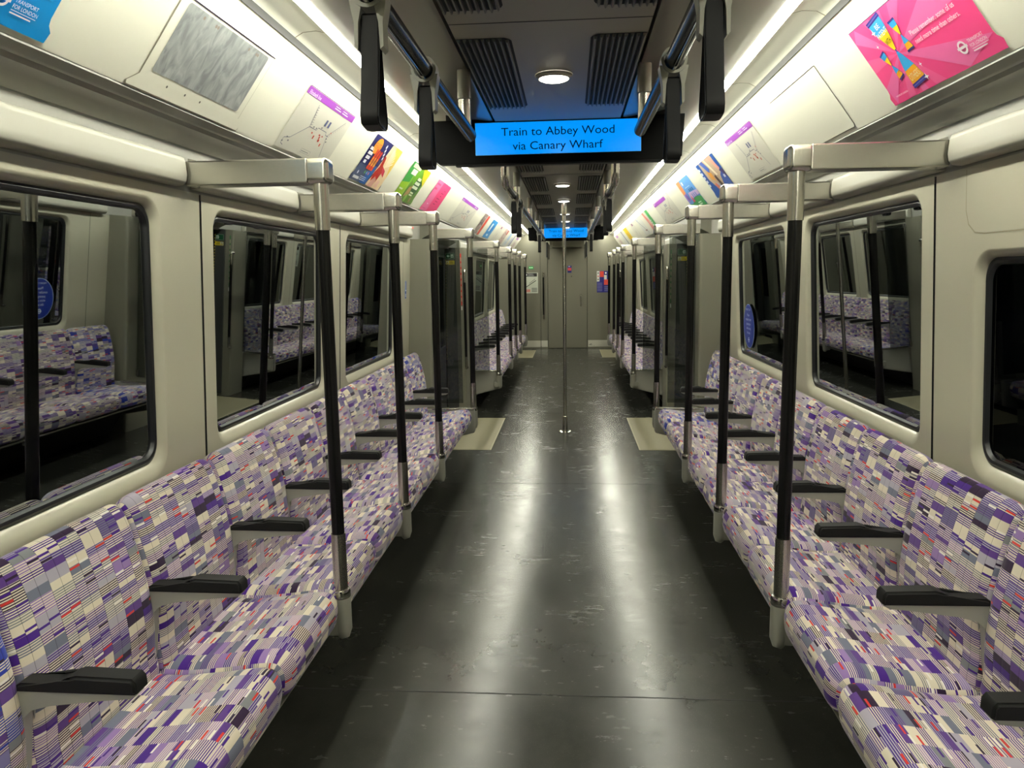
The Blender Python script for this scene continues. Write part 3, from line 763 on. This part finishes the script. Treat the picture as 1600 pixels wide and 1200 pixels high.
# ================================================================= overhead rails and strap handles
def rail(s, y0, y1, stan, which, bend):
    S = SIDE[s]; x = s*.30; zr = 2.0
    g = tag(empty('overhead_rail', (0, 0, 0)), 'black overhead grab rail on the %s of the aisle, %s' % (S, which), 'grab rail')
    bm = bmesh.new()
    pts = [(x, y0, zr), (x, y1-.02, zr), (x, y1-.006, zr), (x, y1, zr)]; rad = [.021, .021, .017, .008]
    if bend: pts = [(x, y0, zr), (x, y1, zr)]; rad = [.021, .021]
    tube(bm, pts, rad, 24); finish('rail_grip', bm, 'black', g, smooth=50)
    bm = bmesh.new(); box(bm, x-.004, x+.004, y0+.01, y1-.02, zr-.0235, zr-.018, .002); finish('steel_underline', bm, 'chrome', g)
    if bend:
        bm = bmesh.new(); tube(bm, [(x, y0-.06, 2.19), (x, y0-.06, 2.05), (x, y0-.052, 2.02), (x, y0-.03, 2.004), (x, y0, zr)], .0225, 20); finish('rail_bend', bm, 'steel', g, smooth=60)
    for y in stan:
        bm = bmesh.new(); tube(bm, [(x, y, zr), (x, y, 2.09)], .021, 20); finish('stanchion', bm, 'steel', g)
        bm = bmesh.new(); tube(bm, [(x, y, 2.092), (x, y, 2.188)], .0235, 20); finish('stanchion_cover', bm, 'ceil2', g)
def strap_master(s):
    root = empty('strap_handle'); x = s*.30; zr = 2.0
    bm = bmesh.new()   # clamp ring round the rail and its fork
    n = 24; w_ = .022
    for i in range(n):
        a0, a1 = 2*math.pi*i/n, 2*math.pi*(i+1)/n
        vs = []
        for (yy, rr) in ((-w_, .024), (w_, .024), (w_, .031), (-w_, .031)):
            vs.append([bm.verts.new((x+rr*math.cos(a), yy, zr+rr*math.sin(a))) for a in (a0, a1)])
        for q in range(4): bm.faces.new((vs[q][0], vs[q][1], vs[(q+1) % 4][1], vs[(q+1) % 4][0]))
    bmesh.ops.remove_doubles(bm, verts=bm.verts, dist=1e-5)
    for t in (-1, 1):
        prof = [(t*.012, -.027), (t*.029, -.012), (t*.034, -.012), (t*.030, -.035), (t*.026, -.055), (t*.026, -.095), (t*.020, -.100), (t*.018, -.055)]
        prism_y(bm, [(x+a, zr+b) for a, b in prof], -.018, .018)
    finish('clamp', bm, 'socket', root, smooth=40)
    bm = bmesh.new()   # rubber loop: flat strap folded into a narrow drop, seen edge-on along the car
    outer = [(0, -.034), (.009, -.040), (.013, -.10), (.022, -.155), (.034, -.200), (.038, -.218), (.031, -.231), (0, -.235), (-.031, -.231), (-.038, -.218), (-.034, -.200), (-.022, -.155), (-.013, -.10), (-.009, -.040)]
    def inset(p, d):
        return (math.copysign(max(abs(p[0])-.0065, 0), p[0]), min(max(p[1], -.228), -.050))
    # loop lies in the y-z plane, strap width across x
    N = len(outer)
    ro = [[bm.verts.new((x+sx*.0165, a, zr+b)) for a, b in outer] for sx in (-1, 1)]
    ri = [[bm.verts.new((x+sx*.0165, inset(p, .0085)[0], zr+inset(p, .0085)[1])) for p in outer] for sx in (-1, 1)]
    for i in range(N):
        j = (i+1) % N
        bm.faces.new((ro[0][i], ro[0][j], ro[1][j], ro[1][i])); bm.faces.new((ri[0][i], ri[0][j], ri[1][j], ri[1][i]))
        for q in (0, 1): bm.faces.new((ro[q][i], ro[q][j], ri[q][j], ri[q][i]))
    bmesh.ops.bevel(bm, geom=[e for e in bm.edges if abs(e.verts[0].co.x-e.verts[1].co.x) < 1e-6], offset=.002, segments=2, affect='EDGES')
    finish('strap_loop', bm, 'rubber', root, smooth=50)
    return root
for s in (-1, 1):
    rail(s, -.3, 2.78, (2.62, .6), 'running up to the near display', False)
    rail(s, 4.28, 10.6, (5.15, 6.8, 8.3, 9.9), 'beyond the near display', True)
    sm_ = strap_master(s)
    for k, y in enumerate((1.39, 1.905, 4.85, 5.32, 8.9)):
        place(sm_, y, 'black strap handle, %s from the camera on the %s overhead rail' % (NTH[k], SIDE[s]), 'strap handle', 'strap handles on the %s rail' % SIDE[s], k)
    # dark side panels hanging near the end wall
    g = tag(empty('hanging_panel', (0, 0, 0)), 'dark panel hanging from the ceiling near the end wall, %s of the aisle' % SIDE[s], 'hanging panel')
    bm = bmesh.new(); box(bm, s*.335-.012, s*.335+.012, 12.9, 14.2, 1.80, 2.06, .008); finish('panel_body', bm, 'gasket', g)
    for y in (13.1, 14.0):
        bm = bmesh.new(); box(bm, s*.335-.02, s*.335+.02, y-.03, y+.03, 2.05, 2.20, .005); finish('bracket', bm, 'white', g)

# ================================================================= posters in the coving
def covfn(s, yc):
    def fn(u, v, l):     # u metres to the viewer's right, v metres up the coving
        x = 1.098 - v*.5941 - (.0025+l)*.8044; z = 2.022 + v*.8044 - (.0025+l)*.5941
        return Vector((s*x, yc + (u if s < 0 else -u), z))
    return fn
H = .271
def sheet(a, W, bg, tabs=True, edge=True):
    w_ = W/2
    if tabs: pts = [(-w_, H), (-w_, .055), (-w_-.004, .04), (-w_-.018, .026), (-w_-.014, .0), (w_+.014, .0), (w_+.018, .026), (w_+.004, .04), (w_, .055), (w_, H)]
    else: pts = [(-w_, H), (-w_, 0), (w_, 0), (w_, H)]
    if edge:
        a.poly([(u*1.007, -.003 if v == 0 else v) for u, v in pts], (.93, .92, .86), -.0006)
    a.poly(pts, bg, 0)
    a.rect(-w_, H, w_, H+.0025, (.20, .14, .30), .0004)
def tfl(a, u, v, h, col=(.98, .93, .95), bg=None):
    a.roundel(u, v, h, col, bg)
    a.text('TRANSPORT', u+h*1.7, v+h*.18, h*.5, col, width=h*3.6); a.text('FOR LONDON', u+h*1.7, v-h*.55, h*.5, col, width=h*3.9)
    a.rect(u+h*1.7, v-h*.85, u+h*5.6, v-h*.78, col, .002); a.rect(u+h*1.7, v-h*1.25, u+h*5.0, v-h*1.08, col, .002)
def glasshour(a, u, v, h, w_, rot, txt=None):
    cr, sr = math.cos(rot), math.sin(rot)
    def T(p): return (u+p[0]*cr-p[1]*sr, v+p[0]*sr+p[1]*cr)
    def arcside(t, k): # half-width at t in 0..1 from waist
        return w_*(1-(1-t)**1.7)*.92 + w_*.05
    blue, yel, org, nav = (.22, .66, .90), (.98, .84, .10), (.98, .68, .10), (.20, .18, .55)
    for sg in (1, -1):
        def ring(t0, t1, n=7):
            ts = [t0+(t1-t0)*i/n for i in range(n+1)]
            return [T((arcside(t, 0), sg*t*h)) for t in ts] + [T((-arcside(t, 0), sg*t*h)) for t in reversed(ts)]
        a.poly(ring(0, 1), (.12, .35, .75), .0012)
        if sg > 0: a.poly(ring(.04, .62), yel, .0016); a.poly(ring(.58, .93), blue, .0018)
        else: a.poly(ring(.04, .58), blue, .0016); a.poly(ring(.55, .93), org, .0018)
        a.poly([T((-w_*1.05, sg*h*.93)), T((w_*1.05, sg*h*.93)), T((w_*1.05, sg*h*1.05)), T((-w_*1.05, sg*h*1.05))], nav, .0020)
        a.poly([T((-w_, sg*h*.975)), T((w_, sg*h*.975)), T((w_, sg*h*1.0)), T((-w_, sg*h*1.0))], (.45, .42, .75), .0022)
    if txt:
        p = T((0, h*.72)); a.text('BE', p[0], p[1], h*.14, (.98, .98, .98), width=w_*.6, rot=rot, center=True)
        p = T((0, h*.50)); a.text('PATIENT', p[0], p[1], h*.16, (.98, .98, .98), width=w_*1.6, rot=rot, center=True)
        p = T((0, h*.24)); a.text('WITH', p[0], p[1], h*.15, (.1, .1, .1), width=w_*.8, rot=rot, center=True)
        p = T((0, -h*.86)); a.text('OTHERS', p[0], p[1], h*.19, (.98, .93, .7), width=w_*1.5, rot=rot, center=True)
def star(a, u, v, r):
    a.poly([(u+(r if i % 2 == 0 else r*.3)*math.cos(math.pi/4*i+math.pi/2), v+(r if i % 2 == 0 else r*.3)*math.sin(math.pi/4*i+math.pi/2)) for i in range(8)], (.98, .96, .98), .0024)

def p_pink(s, yc):
    a = Art(covfn(s, yc)); W = .60; sheet(a, W, (.98, .30, .56))
    cx, cz = -.115, .135     # sunburst
    for k in range(11):
        t0 = k*2*math.pi/11+.1; t1 = t0+.27; pts = [(cx, cz)]
        for t in (t0, t1):
            dx, dy = math.cos(t), math.sin(t)
            L_ = min([((W/2-.002)*(1 if dx > 0 else -1)-cx)/dx if abs(dx) > 1e-3 else 9, ((H-.002 if dy > 0 else .002)-cz)/dy if abs(dy) > 1e-3 else 9]); pts.append((cx+dx*L_, cz+dy*L_))
        a.poly(pts, (.99, .40, .63) if k % 2 else (.96, .44, .68), .0006)
    glasshour(a, -.115, .145, .115, .044, .12, True)
    glasshour(a, -.045, .175, .050, .020, .06); glasshour(a, -.185, .115, .047, .018, .28)
    for q in ((-.165, .225, .014), (-.045, .075, .009), (-.055, .035, .014), (-.19, .185, .008)): star(a, *q)
    a.text('Please remember, some of us', .0, .155, .016, (.99, .92, .95), width=.235)
    a.text('need more time than others.', .0, .128, .016, (.99, .92, .95), width=.235)
    tfl(a, .165, .055, .019); a.text('MAYOR OF LONDON', -.27, .022, .006, (.99, .92, .95))
    return a
def p_blue(s, yc):
    a = Art(covfn(s, yc)); sheet(a, .60, (.06, .58, .88))
    for k in range(4):
        r = .05+.05*k
        for base_u, base_v in ((.22, .27), (-.12, .06)):
            pts = []
            for j in range(25):
                t = 2*math.pi*j/24; rr = r*(1+.14*math.sin(3*t+k)); pts.append((base_u+rr*1.3*math.cos(t), base_v+rr*math.sin(t)))
            for (p, q) in zip(pts, pts[1:]):
                if all(abs(w_[0]) < .285 and .012 < w_[1] < H-.012 for w_ in (p, q)): a.line([p, q], .018, (.18, .66, .92), .0010)
    tfl(a, .160, .052, .018); return a
def p_screen(s, yc):
    a = Art(covfn(s, yc)); W = .60
    return a
def p_map(s, yc, W=.60, long=False, cut=False):
    a = Art(covfn(s, yc)); sheet(a, W, (.83, .82, .77), tabs=False)
    w_ = W/2; pur = (.62, .28, .72)
    if long: a.rect(-w_+.02, H-.05, w_*.55, H-.012, pur)
    else: a.rect(-w_, H-.032, w_, H-.002, pur)
    a.text('Elizabeth line', -w_+(.04 if long else .02), H-.03, .018, (.96, .94, .98))
    for q in (.12, .22) if not long else (.1,):
        a.rect(w_-q-.05, H-.012, w_-q+.01, H-.009, (.96, .94, .98), .002); a.rect(w_-q-.05, H-.022, w_-q+.03, H-.018, (.96, .94, .98), .002)
    lc = (.42, .42, .50); k = W/.60
    tr = lambda pts: [(u*k, v) for u, v in pts]
    a.line(tr([(-.265, .045), (-.215, .055), (-.10, .13), (-.02, .13), (-.01, .143), (.06, .143), (.09, .143), (.10, .13), (.14, .13)]), .003, lc)
    a.line(tr([(-.10, .13), (-.13, .225)]), .003, lc); a.line(tr([(.12, .13), (.235, .225)]), .003, lc); a.line(tr([(.12, .13), (.175, .03)]), .003, lc)
    a.line(tr([(-.265, .045), (-.265, .02), (-.24, .015)]), .003, lc)
    for i in range(8): a.line(tr([(-.102-.0035*i, .14+.0105*i), (-.085-.0035*i, .142+.0105*i)]), .0022, (.5, .5, .55))
    for i in range(9): a.line(tr([(.14+.0115*i, .142+.0095*i), (.15+.0115*i, .134+.0095*i)]), .0022, (.6, .5, .5))
    for (u, v) in ((.035, .165), (.075, .165)): a.rect(k*(u-.010), v-.003, k*(u+.010), v+.026, (.30, .33, .52))
    rc = (.78, .25, .20)
    for (u, v, w2, h2) in ((-.045, .112, .014, .007), (.04, .118, .016, .007), (.052, .108, .012, .010), (.06, .095, .018, .012), (.10, .08, .012, .014), (.142, .15, .010, .006), (-.01, .098, .012, .016), (.075, .118, .012, .006)):
        a.rect(k*(u-w2/2), v-h2/2, k*(u+w2/2), v+h2/2, rc)
    for (u, v) in ((-.24, .052), (-.215, .04), (-.265, .03), (-.06, .137), (-.03, .137), (.02, .15), (.13, .118), (.145, .105)):
        a.rect(k*(u-.006), v-.003, k*(u+.006), v+.003, (.35, .35, .4))
    a.line(tr([(-.05, .035), (.06, .035), (.06, .018), (-.05, .018), (-.05, .035)]), .0012, (.5, .5, .5))
    a.rect(-.045*k, .024, .04*k, .027, (.5, .5, .5), .002)
    return a
def p_food(s, yc):
    a = Art(covfn(s, yc)); sheet(a, .58, (.13, .14, .40)); 
    a.poly([(-.29, 0), (-.02, 0), (.03, .10), (-.29, .10)], (.28, .34, .48)); a.poly([(-.12, 0), (-.01, 0), (.02, .12), (-.05, .12)], (.15, .40, .72))
    a.poly([(.0, 0), (.29, 0), (.29, H), (.06, H)], (.93, .82, .66)); a.poly([(.14, H), (.29, H), (.29, .08)], (.93, .80, .35))
    for i in range(7):
        t = .35+i*.2; a.poly([(.13, .13), (.13+.13*math.cos(t), .13+.12*math.sin(t)), (.13+.13*math.cos(t+.09), .13+.12*math.sin(t+.09))], (.97, .95, .85))
    a.poly([(.03, .20), (.07, .19), (.10, .14), (.15, .10), (.14, .04), (.08, .07), (.04, .03), (.02, .09), (.05, .13)], (.74, .16, .12))
    a.poly([(.10, .14), (.19, .12), (.22, .08), (.15, .10)], (.85, .25, .35)); a.line([(.0, .03), (.03, .08), (.09, .11)], .010, (.15, .10, .15))
    a.poly([(.03, .0), (.12, .0), (.14, .05), (.08, .07)], (.88, .68, .62)); a.rect(.16, .012, .22, .055, (.93, .75, .68))
    a.disc(-.175, H-.052, .062, (.97, .62, .16), ry=.046); a.text('FEAST', -.222, H-.07, .036, (.95, .25, .30), width=.095)
    for i, wd in enumerate((.075, .085, .08, .06)): a.rect(-.275+.006*i, .185-.026*i, -.275+wd, .203-.026*i, (.92, .92, .95))
    for i in range(3):
        u = -.155+.042*i; a.rect(u, .085, u+.034, .20, (.88, .28, .16)); a.rect(u+.004, .11, u+.030, .16, (.95, .72, .30)); a.rect(u+.004, .185, u+.030, .205, (.80, .12, .14)); a.rect(u+.008, .125, u+.026, .145, (.3, .45, .3))
    for i in range(4): a.disc(-.035+.026*i*.6, H-.03-.022*i, .011, (.9, .92, .97))
    for i, c in enumerate(((.4, .7, .4), (.5, .65, .85), (.9, .5, .55))): a.disc(-.13+.035*i, .065, .010, c)
    a.rect(-.27, .012, -.17, .028, (.9, .9, .92)); a.disc(-.235, .05, .010, (.85, .85, .9)); 
    for i in range(3): a.rect(-.16, .015+.01*i, -.05, .019+.01*i, (.75, .8, .9))
    return a
def p_green(s, yc):
    a = Art(covfn(s, yc)); sheet(a, .56, (.45, .70, .16))
    a.poly([(-.28, .10), (-.10, .08), (-.12, H), (-.28, H)], (.22, .62, .26)); a.poly([(-.28, 0), (-.08, 0), (-.09, .14), (-.28, .12)], (.62, .80, .12))
    a.poly([(-.07, 0), (.28, 0), (.28, .12), (.1, .10), (-.05, .16)], (.38, .55, .20)); a.poly([(.02, .10), (.20, .07), (.26, .17), (.05, .20)], (.16, .36, .15))
    a.poly([(.05, H), (.28, H), (.28, .15), (.16, .2)], (.86, .84, .14)); a.rect(-.24, H-.035, -.02, H-.005, (.85, .92, .75)); a.rect(-.20, H-.08, -.06, H-.042, (.93, .93, .90))
    a.line([(-.085, 0), (-.10, H-.08)], .006, (.80, .90, .60))
    for i, wd in enumerate((.10, .13, .14)): a.rect(.05-.01*i, .175-.032*i, .05+wd, .197-.032*i, (.92, .95, .85))
    for i in range(2): a.rect(.07, .075-.018*i, .16, .086-.018*i, (.9, .92, .8))
    a.poly([(-.05, .03), (.05, .06), (.04, .13), (-.03, .11)], (.72, .55, .38)); a.disc(.03, .03, .03, (.55, .75, .35)); a.rect(-.25, .07, -.16, .082, (.9, .95, .8))
    a.disc(.17, .03, .022, (.65, .5, .4)); return a
def p_pink2(s, yc):
    a = Art(covfn(s, yc)); sheet(a, .58, (.97, .28, .52)); a.rect(-.29, 0, -.07, H, (.97, .48, .68))
    for i in range(2): a.rect(-.26, H-.04-.04*i, -.12-.05*i, H-.025-.04*i, (.93, .25, .48))
    for i, (u, w_) in enumerate(((.12, .05), (.05, .1), (.08, .05), (.0, .12), (.02, .10), (.0, .08))): a.rect(u, H-.06-.026*i, u+w_, H-.054-.026*i, (.70, .10, .30))
    a.rect(-.2, .06, -.15, .07, (.98, .8, .88)); a.rect(-.27, .02, -.14, .024, (.85, .2, .45)); a.disc(.2, .02, .01, (.98, .8, .88)); return a
def p_photo(s, yc):
    a = Art(covfn(s, yc)); sheet(a, .60, (.12, .34, .68)); a.poly([(-.20, H), (.22, H), (.24, .14), (.16, 0), (-.05, 0), (-.19, .14)], (.76, .66, .56))
    a.poly([(.16, .13), (.30, .16), (.30, 0), (.05, 0)], (.18, .34, .68)); a.poly([(.20, .16), (.30, .16), (.30, .10)], (.20, .12, .40)); a.rect(.22, .10, .265, .12, (.9, .9, .95))
    a.poly([(-.16, H), (-.06, H), (.0, .20), (-.06, .17)], (.25, .38, .70)); a.poly([(-.12, .20), (-.02, .17), (-.02, .11), (-.10, .13)], (.88, .60, .24))
    a.poly([(-.13, .09), (-.07, .10), (.0, .03), (-.01, .0), (-.06, .01)], (.86, .45, .40)); a.poly([(.0, .14), (.05, .15), (.10, .03), (.04, .02)], (.30, .20, .20))
    a.poly([(-.02, H), (.02, H), (.12, .14), (.07, .14)], (.92, .86, .76)); a.poly([(.12, H), (.20, H-.02), (.26, .17), (.20, .16)], (.90, .62, .55))
    for i in range(5): a.rect(-.285, H-.05-.032*i, -.245+.004*(i % 2), H-.03-.032*i, (.86, .9, .95))
    a.poly([(-.05, .10), (.02, .08), (.05, .0), (.02, .0)], (.70, .76, .88)); return a
def p_orange(s, yc):
    a = Art(covfn(s, yc)); sheet(a, .58, (.40, .66, .92)); a.poly([(-.29, H), (-.13, H), (-.16, .16), (-.29, .15)], (.95, .60, .38)); a.poly([(-.29, .15), (-.15, .16), (-.15, .08), (-.29, .08)], (.62, .52, .86))
    a.poly([(-.29, 0), (.29, 0), (.29, .08), (.05, .10), (-.15, .05), (-.29, .06)], (.24, .64, .34)); a.poly([(-.12, .09), (.29, .10), (.29, .14), (-.08, .15)], (.80, .68, .84))
    for i in range(3): a.rect(.02+.07*i, .15, .055+.07*i, .175, (.10, .38, .66)); a.rect(.02+.07*i, .09, .05+.07*i, .13, (.30, .50, .82))
    a.poly([(-.10, .06), (-.05, .12), (.0, .06)], (.78, .25, .42)); a.disc(-.2, .12, .03, (.48, .35, .75)); a.rect(-.08, H-.05, -.03, H-.02, (.95, .95, .98)); a.rect(-.06, H-.08, .15, H-.075, (.8, .9, .98))
    for i in range(2): a.rect(.05, .035-.018*i, .18, .046-.018*i, (.85, .95, .85))
    return a
def p_simple(kind):
    def f(s, yc):
        a = Art(covfn(s, yc)); W = .60
        if kind == 'red':
            sheet(a, W, (.85, .84, .80)); a.rect(.06, 0, .24, H, (.86, .30, .20)); a.rect(-.29, 0, .02, H, (.55, .50, .48))
            for i in range(14):
                u = -.27+.27*random.random(); v = .01+.23*random.random(); a.rect(u, v, u+.04, v+.018, random.choice([(.12, .12, .14), (.9, .88, .85), (.2, .2, .45), (.15, .13, .12)]))
        elif kind == 'cyan':
            sheet(a, W, (.16, .58, .86)); a.rect(-.16, .10, -.02, .22, (.90, .95, .98)); a.rect(-.10, .03, .08, .06, (.85, .92, .98)); a.rect(.05, .09, .12, .20, (.10, .40, .75))
        elif kind == 'flag':
            sheet(a, W, (.87, .86, .80)); a.rect(-.05, H-.055, .14, H-.02, (.35, .20, .50)); a.line([(-.05, H-.055), (.14, H-.02)], .012, (.85, .3, .4)); a.disc(-.02, .11, .03, (.75, .75, .68)); a.rect(.1, .03, .13, .15, (.92, .92, .88))
        elif kind == 'collage':
            sheet(a, W, (.78, .70, .66)); a.rect(.10, H-.09, .27, H-.01, (.70, .12, .10))
            for i in range(18):
                u = -.27+.46*random.random(); v = .01+.20*random.random(); a.rect(u, v, u+.035, v+.022, random.choice([(.18, .12, .12), (.9, .88, .85), (.55, .2, .18), (.3, .22, .2)]))
        elif kind == 'pale':
            sheet(a, W, (.84, .86, .86)); a.rect(-.1, .12, .18, H-.02, (.62, .76, .88)); a.rect(-.05, .04, .1, .09, (.72, .80, .86))
        elif kind == 'navy':
            sheet(a, W, (.86, .86, .84)); a.rect(.05, 0, .16, H, (.14, .14, .48)); a.rect(-.2, .05, -.05, .2, (.7, .74, .82))
        elif kind == 'greenwave':
            sheet(a, W*1.05, (.88, .84, .80)); a.rect(.08, .0, .30, H, (.30, .68, .38))
            for i in range(4): a.rect(.05, .04+.03*i, .17, .052+.03*i, (.90, .93, .88))
            a.poly([(-.27, H), (-.15, H), (-.02, .14), (.04, 0), (-.25, 0), (-.2, .12)], (.88, .48, .44)); a.poly([(-.12, .16), (-.03, .12), (-.06, .04)], (.93, .80, .76))
        elif kind == 'car':
            sheet(a, W, (.86, .86, .83)); a.line([(-.28, H-.01), (.20, .02)], .012, (.30, .30, .34)); a.rect(-.28, H-.05, -.1, H-.02, (.8, .82, .88)); a.rect(0, .05, .2, .07, (.6, .4, .35))
        elif kind == 'yellow':
            sheet(a, W, (.95, .80, .14))
            for i in range(3): a.disc(-.08+.08*i, .17-.03*i, .018, (.35, .28, .12))
            a.rect(-.05, .03, .2, .05, (.80, .62, .10))
        elif kind == 'grey':
            sheet(a, W, (.86, .86, .84)); a.rect(.08, 0, .2, H, (.45, .44, .48))
        return a
    return f
def p_purple(s, yc):
    a = Art(covfn(s, yc)); sheet(a, .60, (.85, .83, .78)); a.rect(-.27, H-.06, .2, H-.015, (.66, .36, .74)); a.rect(-.2, .03, .2, .15, (.80, .72, .70)); return a
def hang(fn, s, y0, y1, label, cat='poster', **kw):
    a = fn(s, (y0+y1)/2, **kw)
    tag(a.done('advert_poster' if cat == 'poster' else 'route_map'), label, cat)
hang(p_blue, -1, 1.03, 1.64, 'blue wavy transport poster at the near end of the left coving')
hang(p_map, -1, 2.94, 3.55, 'white rail route map with purple header, nearest on the left coving', 'route map')
hang(p_food, -1, 3.96, 4.54, 'dark blue food poster with an orange badge on the left coving')
hang(p_green, -1, 4.90, 5.46, 'green and yellow advert poster on the left coving')
hang(p_pink2, -1, 5.82, 6.40, 'two-tone pink poster on the left coving past the green one')
hang(p_map, -1, 7.13, 8.33, 'long purple-headed route map over the near left doorway', 'route map', W=1.18)
hang(p_simple('red'), -1, 9.0, 9.6, 'collage poster with a broad orange-red band on the left coving')
hang(p_simple('cyan'), -1, 10.0, 10.6, 'plain sky-blue poster on the far left coving')
hang(p_simple('flag'), -1, 10.98, 11.58, 'cream poster with a small flag on the far left coving')
hang(p_simple('collage'), -1, 11.98, 12.58, 'brown collage poster with red corner on the far left coving')
hang(p_simple('pale'), -1, 12.85, 13.4, 'pale blue poster on the far left coving')
hang(p_simple('navy'), -1, 13.6, 14.2, 'white poster with a navy band on the far left coving')
hang(p_purple, -1, 14.45, 15.1, 'last left coving poster before the end wall, purple header')
hang(p_pink, 1, 1.98, 2.58, 'bright pink hourglass poster asking passengers to be patient with others')
hang(p_map, 1, 3.90, 4.53, 'white rail route map with purple header, nearest on the right coving', 'route map')
hang(p_photo, 1, 4.91, 5.51, 'blue poster of overlapping photographs on the right coving')
hang(p_orange, 1, 5.93, 6.52, 'orange, blue and green cartoon poster on the right coving')
hang(p_map, 1, 7.13, 8.33, 'long purple-headed route map over the near right doorway', 'route map', W=1.18, long=True)
hang(p_simple('greenwave'), 1, 9.0, 9.62, 'green and salmon poster on the far right coving')
hang(p_simple('car'), 1, 9.95, 10.5, 'white poster with a dark diagonal on the far right coving')
hang(p_simple('flag'), 1, 11.0, 11.6, 'cream poster with a small flag on the far right coving')
hang(p_simple('yellow'), 1, 12.2, 12.95, 'bright yellow poster on the far right coving')
hang(p_simple('grey'), 1, 13.3, 13.9, 'white poster with a grey band on the far right coving')
hang(p_purple, 1, 14.35, 15.0, 'last right coving poster before the end wall, purple header')

# empty poster frame with scratched clear cover (left) and blank hatch (right)
def scratched():
    m = bpy.data.materials.new('scratched_grey_sheet'); m.use_nodes = True; nt = m.node_tree; b = nt.nodes['Principled BSDF']
    tc = nt.nodes.new('ShaderNodeTexCoord'); mp = nt.nodes.new('ShaderNodeMapping'); mp.inputs['Scale'].default_value = (10, 22, 10)
    nt.links.new(tc.outputs['Object'], mp.inputs[0])
    n = nt.nodes.new('ShaderNodeTexNoise'); n.inputs['Scale'].default_value = 1.3; n.inputs['Detail'].default_value = 7; n.inputs['Distortion'].default_value = 1.2
    nt.links.new(mp.outputs[0], n.inputs['Vector'])
    c = nt.nodes.new('ShaderNodeValToRGB'); e = c.color_ramp.elements; e[0].position = .35; e[0].color = (.22, .235, .24, 1); e[1].position = .72; e[1].color = (.44, .46, .45, 1)
    nt.links.new(n.outputs[0], c.inputs[0]); nt.links.new(c.outputs[0], b.inputs['Base Color']); b.inputs['Roughness'].default_value = .3
    return m
M['scratch'] = scratched()
def rr2(u0, u1, v0, v1, r): return rrect(u0, u1, v0, v1, r, 5)
a = Art(covfn(-1, 2.29)); 
a.poly([(-.30, .271), (-.30, .03), (-.335, .0), (-.33, -.012), (.33, -.012), (.335, .0), (.30, .03), (.30, .271)], (.62, .60, .52), -.0012)
a.poly([(-.296, .268), (-.296, .032), (-.330, .002), (-.326, -.008), (.326, -.008), (.330, .002), (.296, .032), (.296, .268)], 'white', 0)
a.rect(-.298, .268, .30, .272, (.20, .16, .24), .0012)
a.poly(rr2(-.262, .262, .048, .262, .012), (.93, .92, .84), .0005); a.poly(rr2(-.260, .260, .051, .260, .010), 'scratch', .001)
for u in (-.16, -.06, .03): a.disc(u, .028, .004, (.35, .33, .28), lift=.0015)
for u in (-.17, -.10, -.088, .12, .175, .187): a.disc(u, .245, .0055, (.55, .5, .45), lift=.0016)
tag(a.done('poster_frame'), 'empty poster frame with scratched grey sheet on the left coving', 'poster frame')
a = Art(covfn(1, 3.23))
a.poly([(-.30, .271), (-.30, .01), (-.29, 0), (.29, 0), (.30, .01), (.30, .271)], (.45, .43, .38), -.0012); a.poly([(-.297, .268), (-.297, .012), (-.287, .003), (.287, .003), (.297, .012), (.297, .268)], 'white', -.0002)
a.rect(-.30, .268, .30, .2715, (.22, .18, .22), .0008)
a.rect(-.04, .003, .28, .0055, (.93, .92, .84), .0008)
tag(a.done('ceiling_hatch'), 'blank cream hatch panel on the right coving beside the route map', 'hatch')

# ---------------------------------------------------------------- small stickers on the walls
def wallfn(s, yc, off=.001):
    return lambda u, v, l: Vector((s*(wx(v)-off-l), yc+(u if s < 0 else -u), v))
a = Art(wallfn(-1, 5.80)); a.rect(-.028, 1.335, .028, 1.475, (.75, .80, .85)); a.rect(-.025, 1.338, .025, 1.472, (.10, .30, .68))
a.rect(-.012, 1.40, -.002, 1.46, (.9, .95, 1)); a.rect(-.012, 1.395, .014, 1.405, (.9, .95, 1)); a.disc(-.007, 1.465, .005, (.9, .95, 1)); a.rect(-.01, 1.35, .012, 1.375, (.85, .9, 1))
tag(a.done('priority_sticker'), 'small blue pictogram sticker on the left wall before the doorway', 'sticker')
a = Art(wallfn(1, 5.20, -.024))
a.disc(0, 1.137, .150, (.75, .82, .92), lift=.0004); a.disc(0, 1.137, .146, (.10, .20, .58), lift=.0008)
for t, v in (('Please', 1.205), ('consider other', 1.175), ('passengers', 1.145), ('when using', 1.115), ('this seat', 1.085)): a.text(t, 0, v, .019, (.93, .95, 1), center=True)
a.text('PRIORITY SEAT', 0, 1.243, .014, (.93, .95, 1), center=True); a.roundel(0, 1.045, .018, (.93, .95, 1), None)
tag(a.done('round_sticker'), 'round blue priority seat sticker on the right window beside the far seats', 'sticker')
bm = bmesh.new(); box(bm, -1.1565, -1.1555, 5.80, 5.855, 1.872, 1.886)
tag(finish('red_label', bm, 'stickred', smooth=0), 'small red label at the end of the left cream cover', 'sticker')
for s, cols in ((-1, [(.85, .22, .15)]), (1, [(.25, .50, .30)])):
    a = Art(lambda u, v, l: Vector((s*1.088+u, 7.889-l, v)))
    a.rect(-.006, 1.20, .006, 1.74, cols[0]); 
    for i in range(8): a.rect(-.003, 1.24+.06*i, .003, 1.28+.06*i, (.8, .7, .62))
    a.rect(-.006, 1.15, .006, 1.19, (.9, .9, .88))
    tag(a.done('door_strip_sign'), 'narrow vertical %s safety strip on the %s doorway pillar' % ('red' if s < 0 else 'green', SIDE[s]), 'sign')
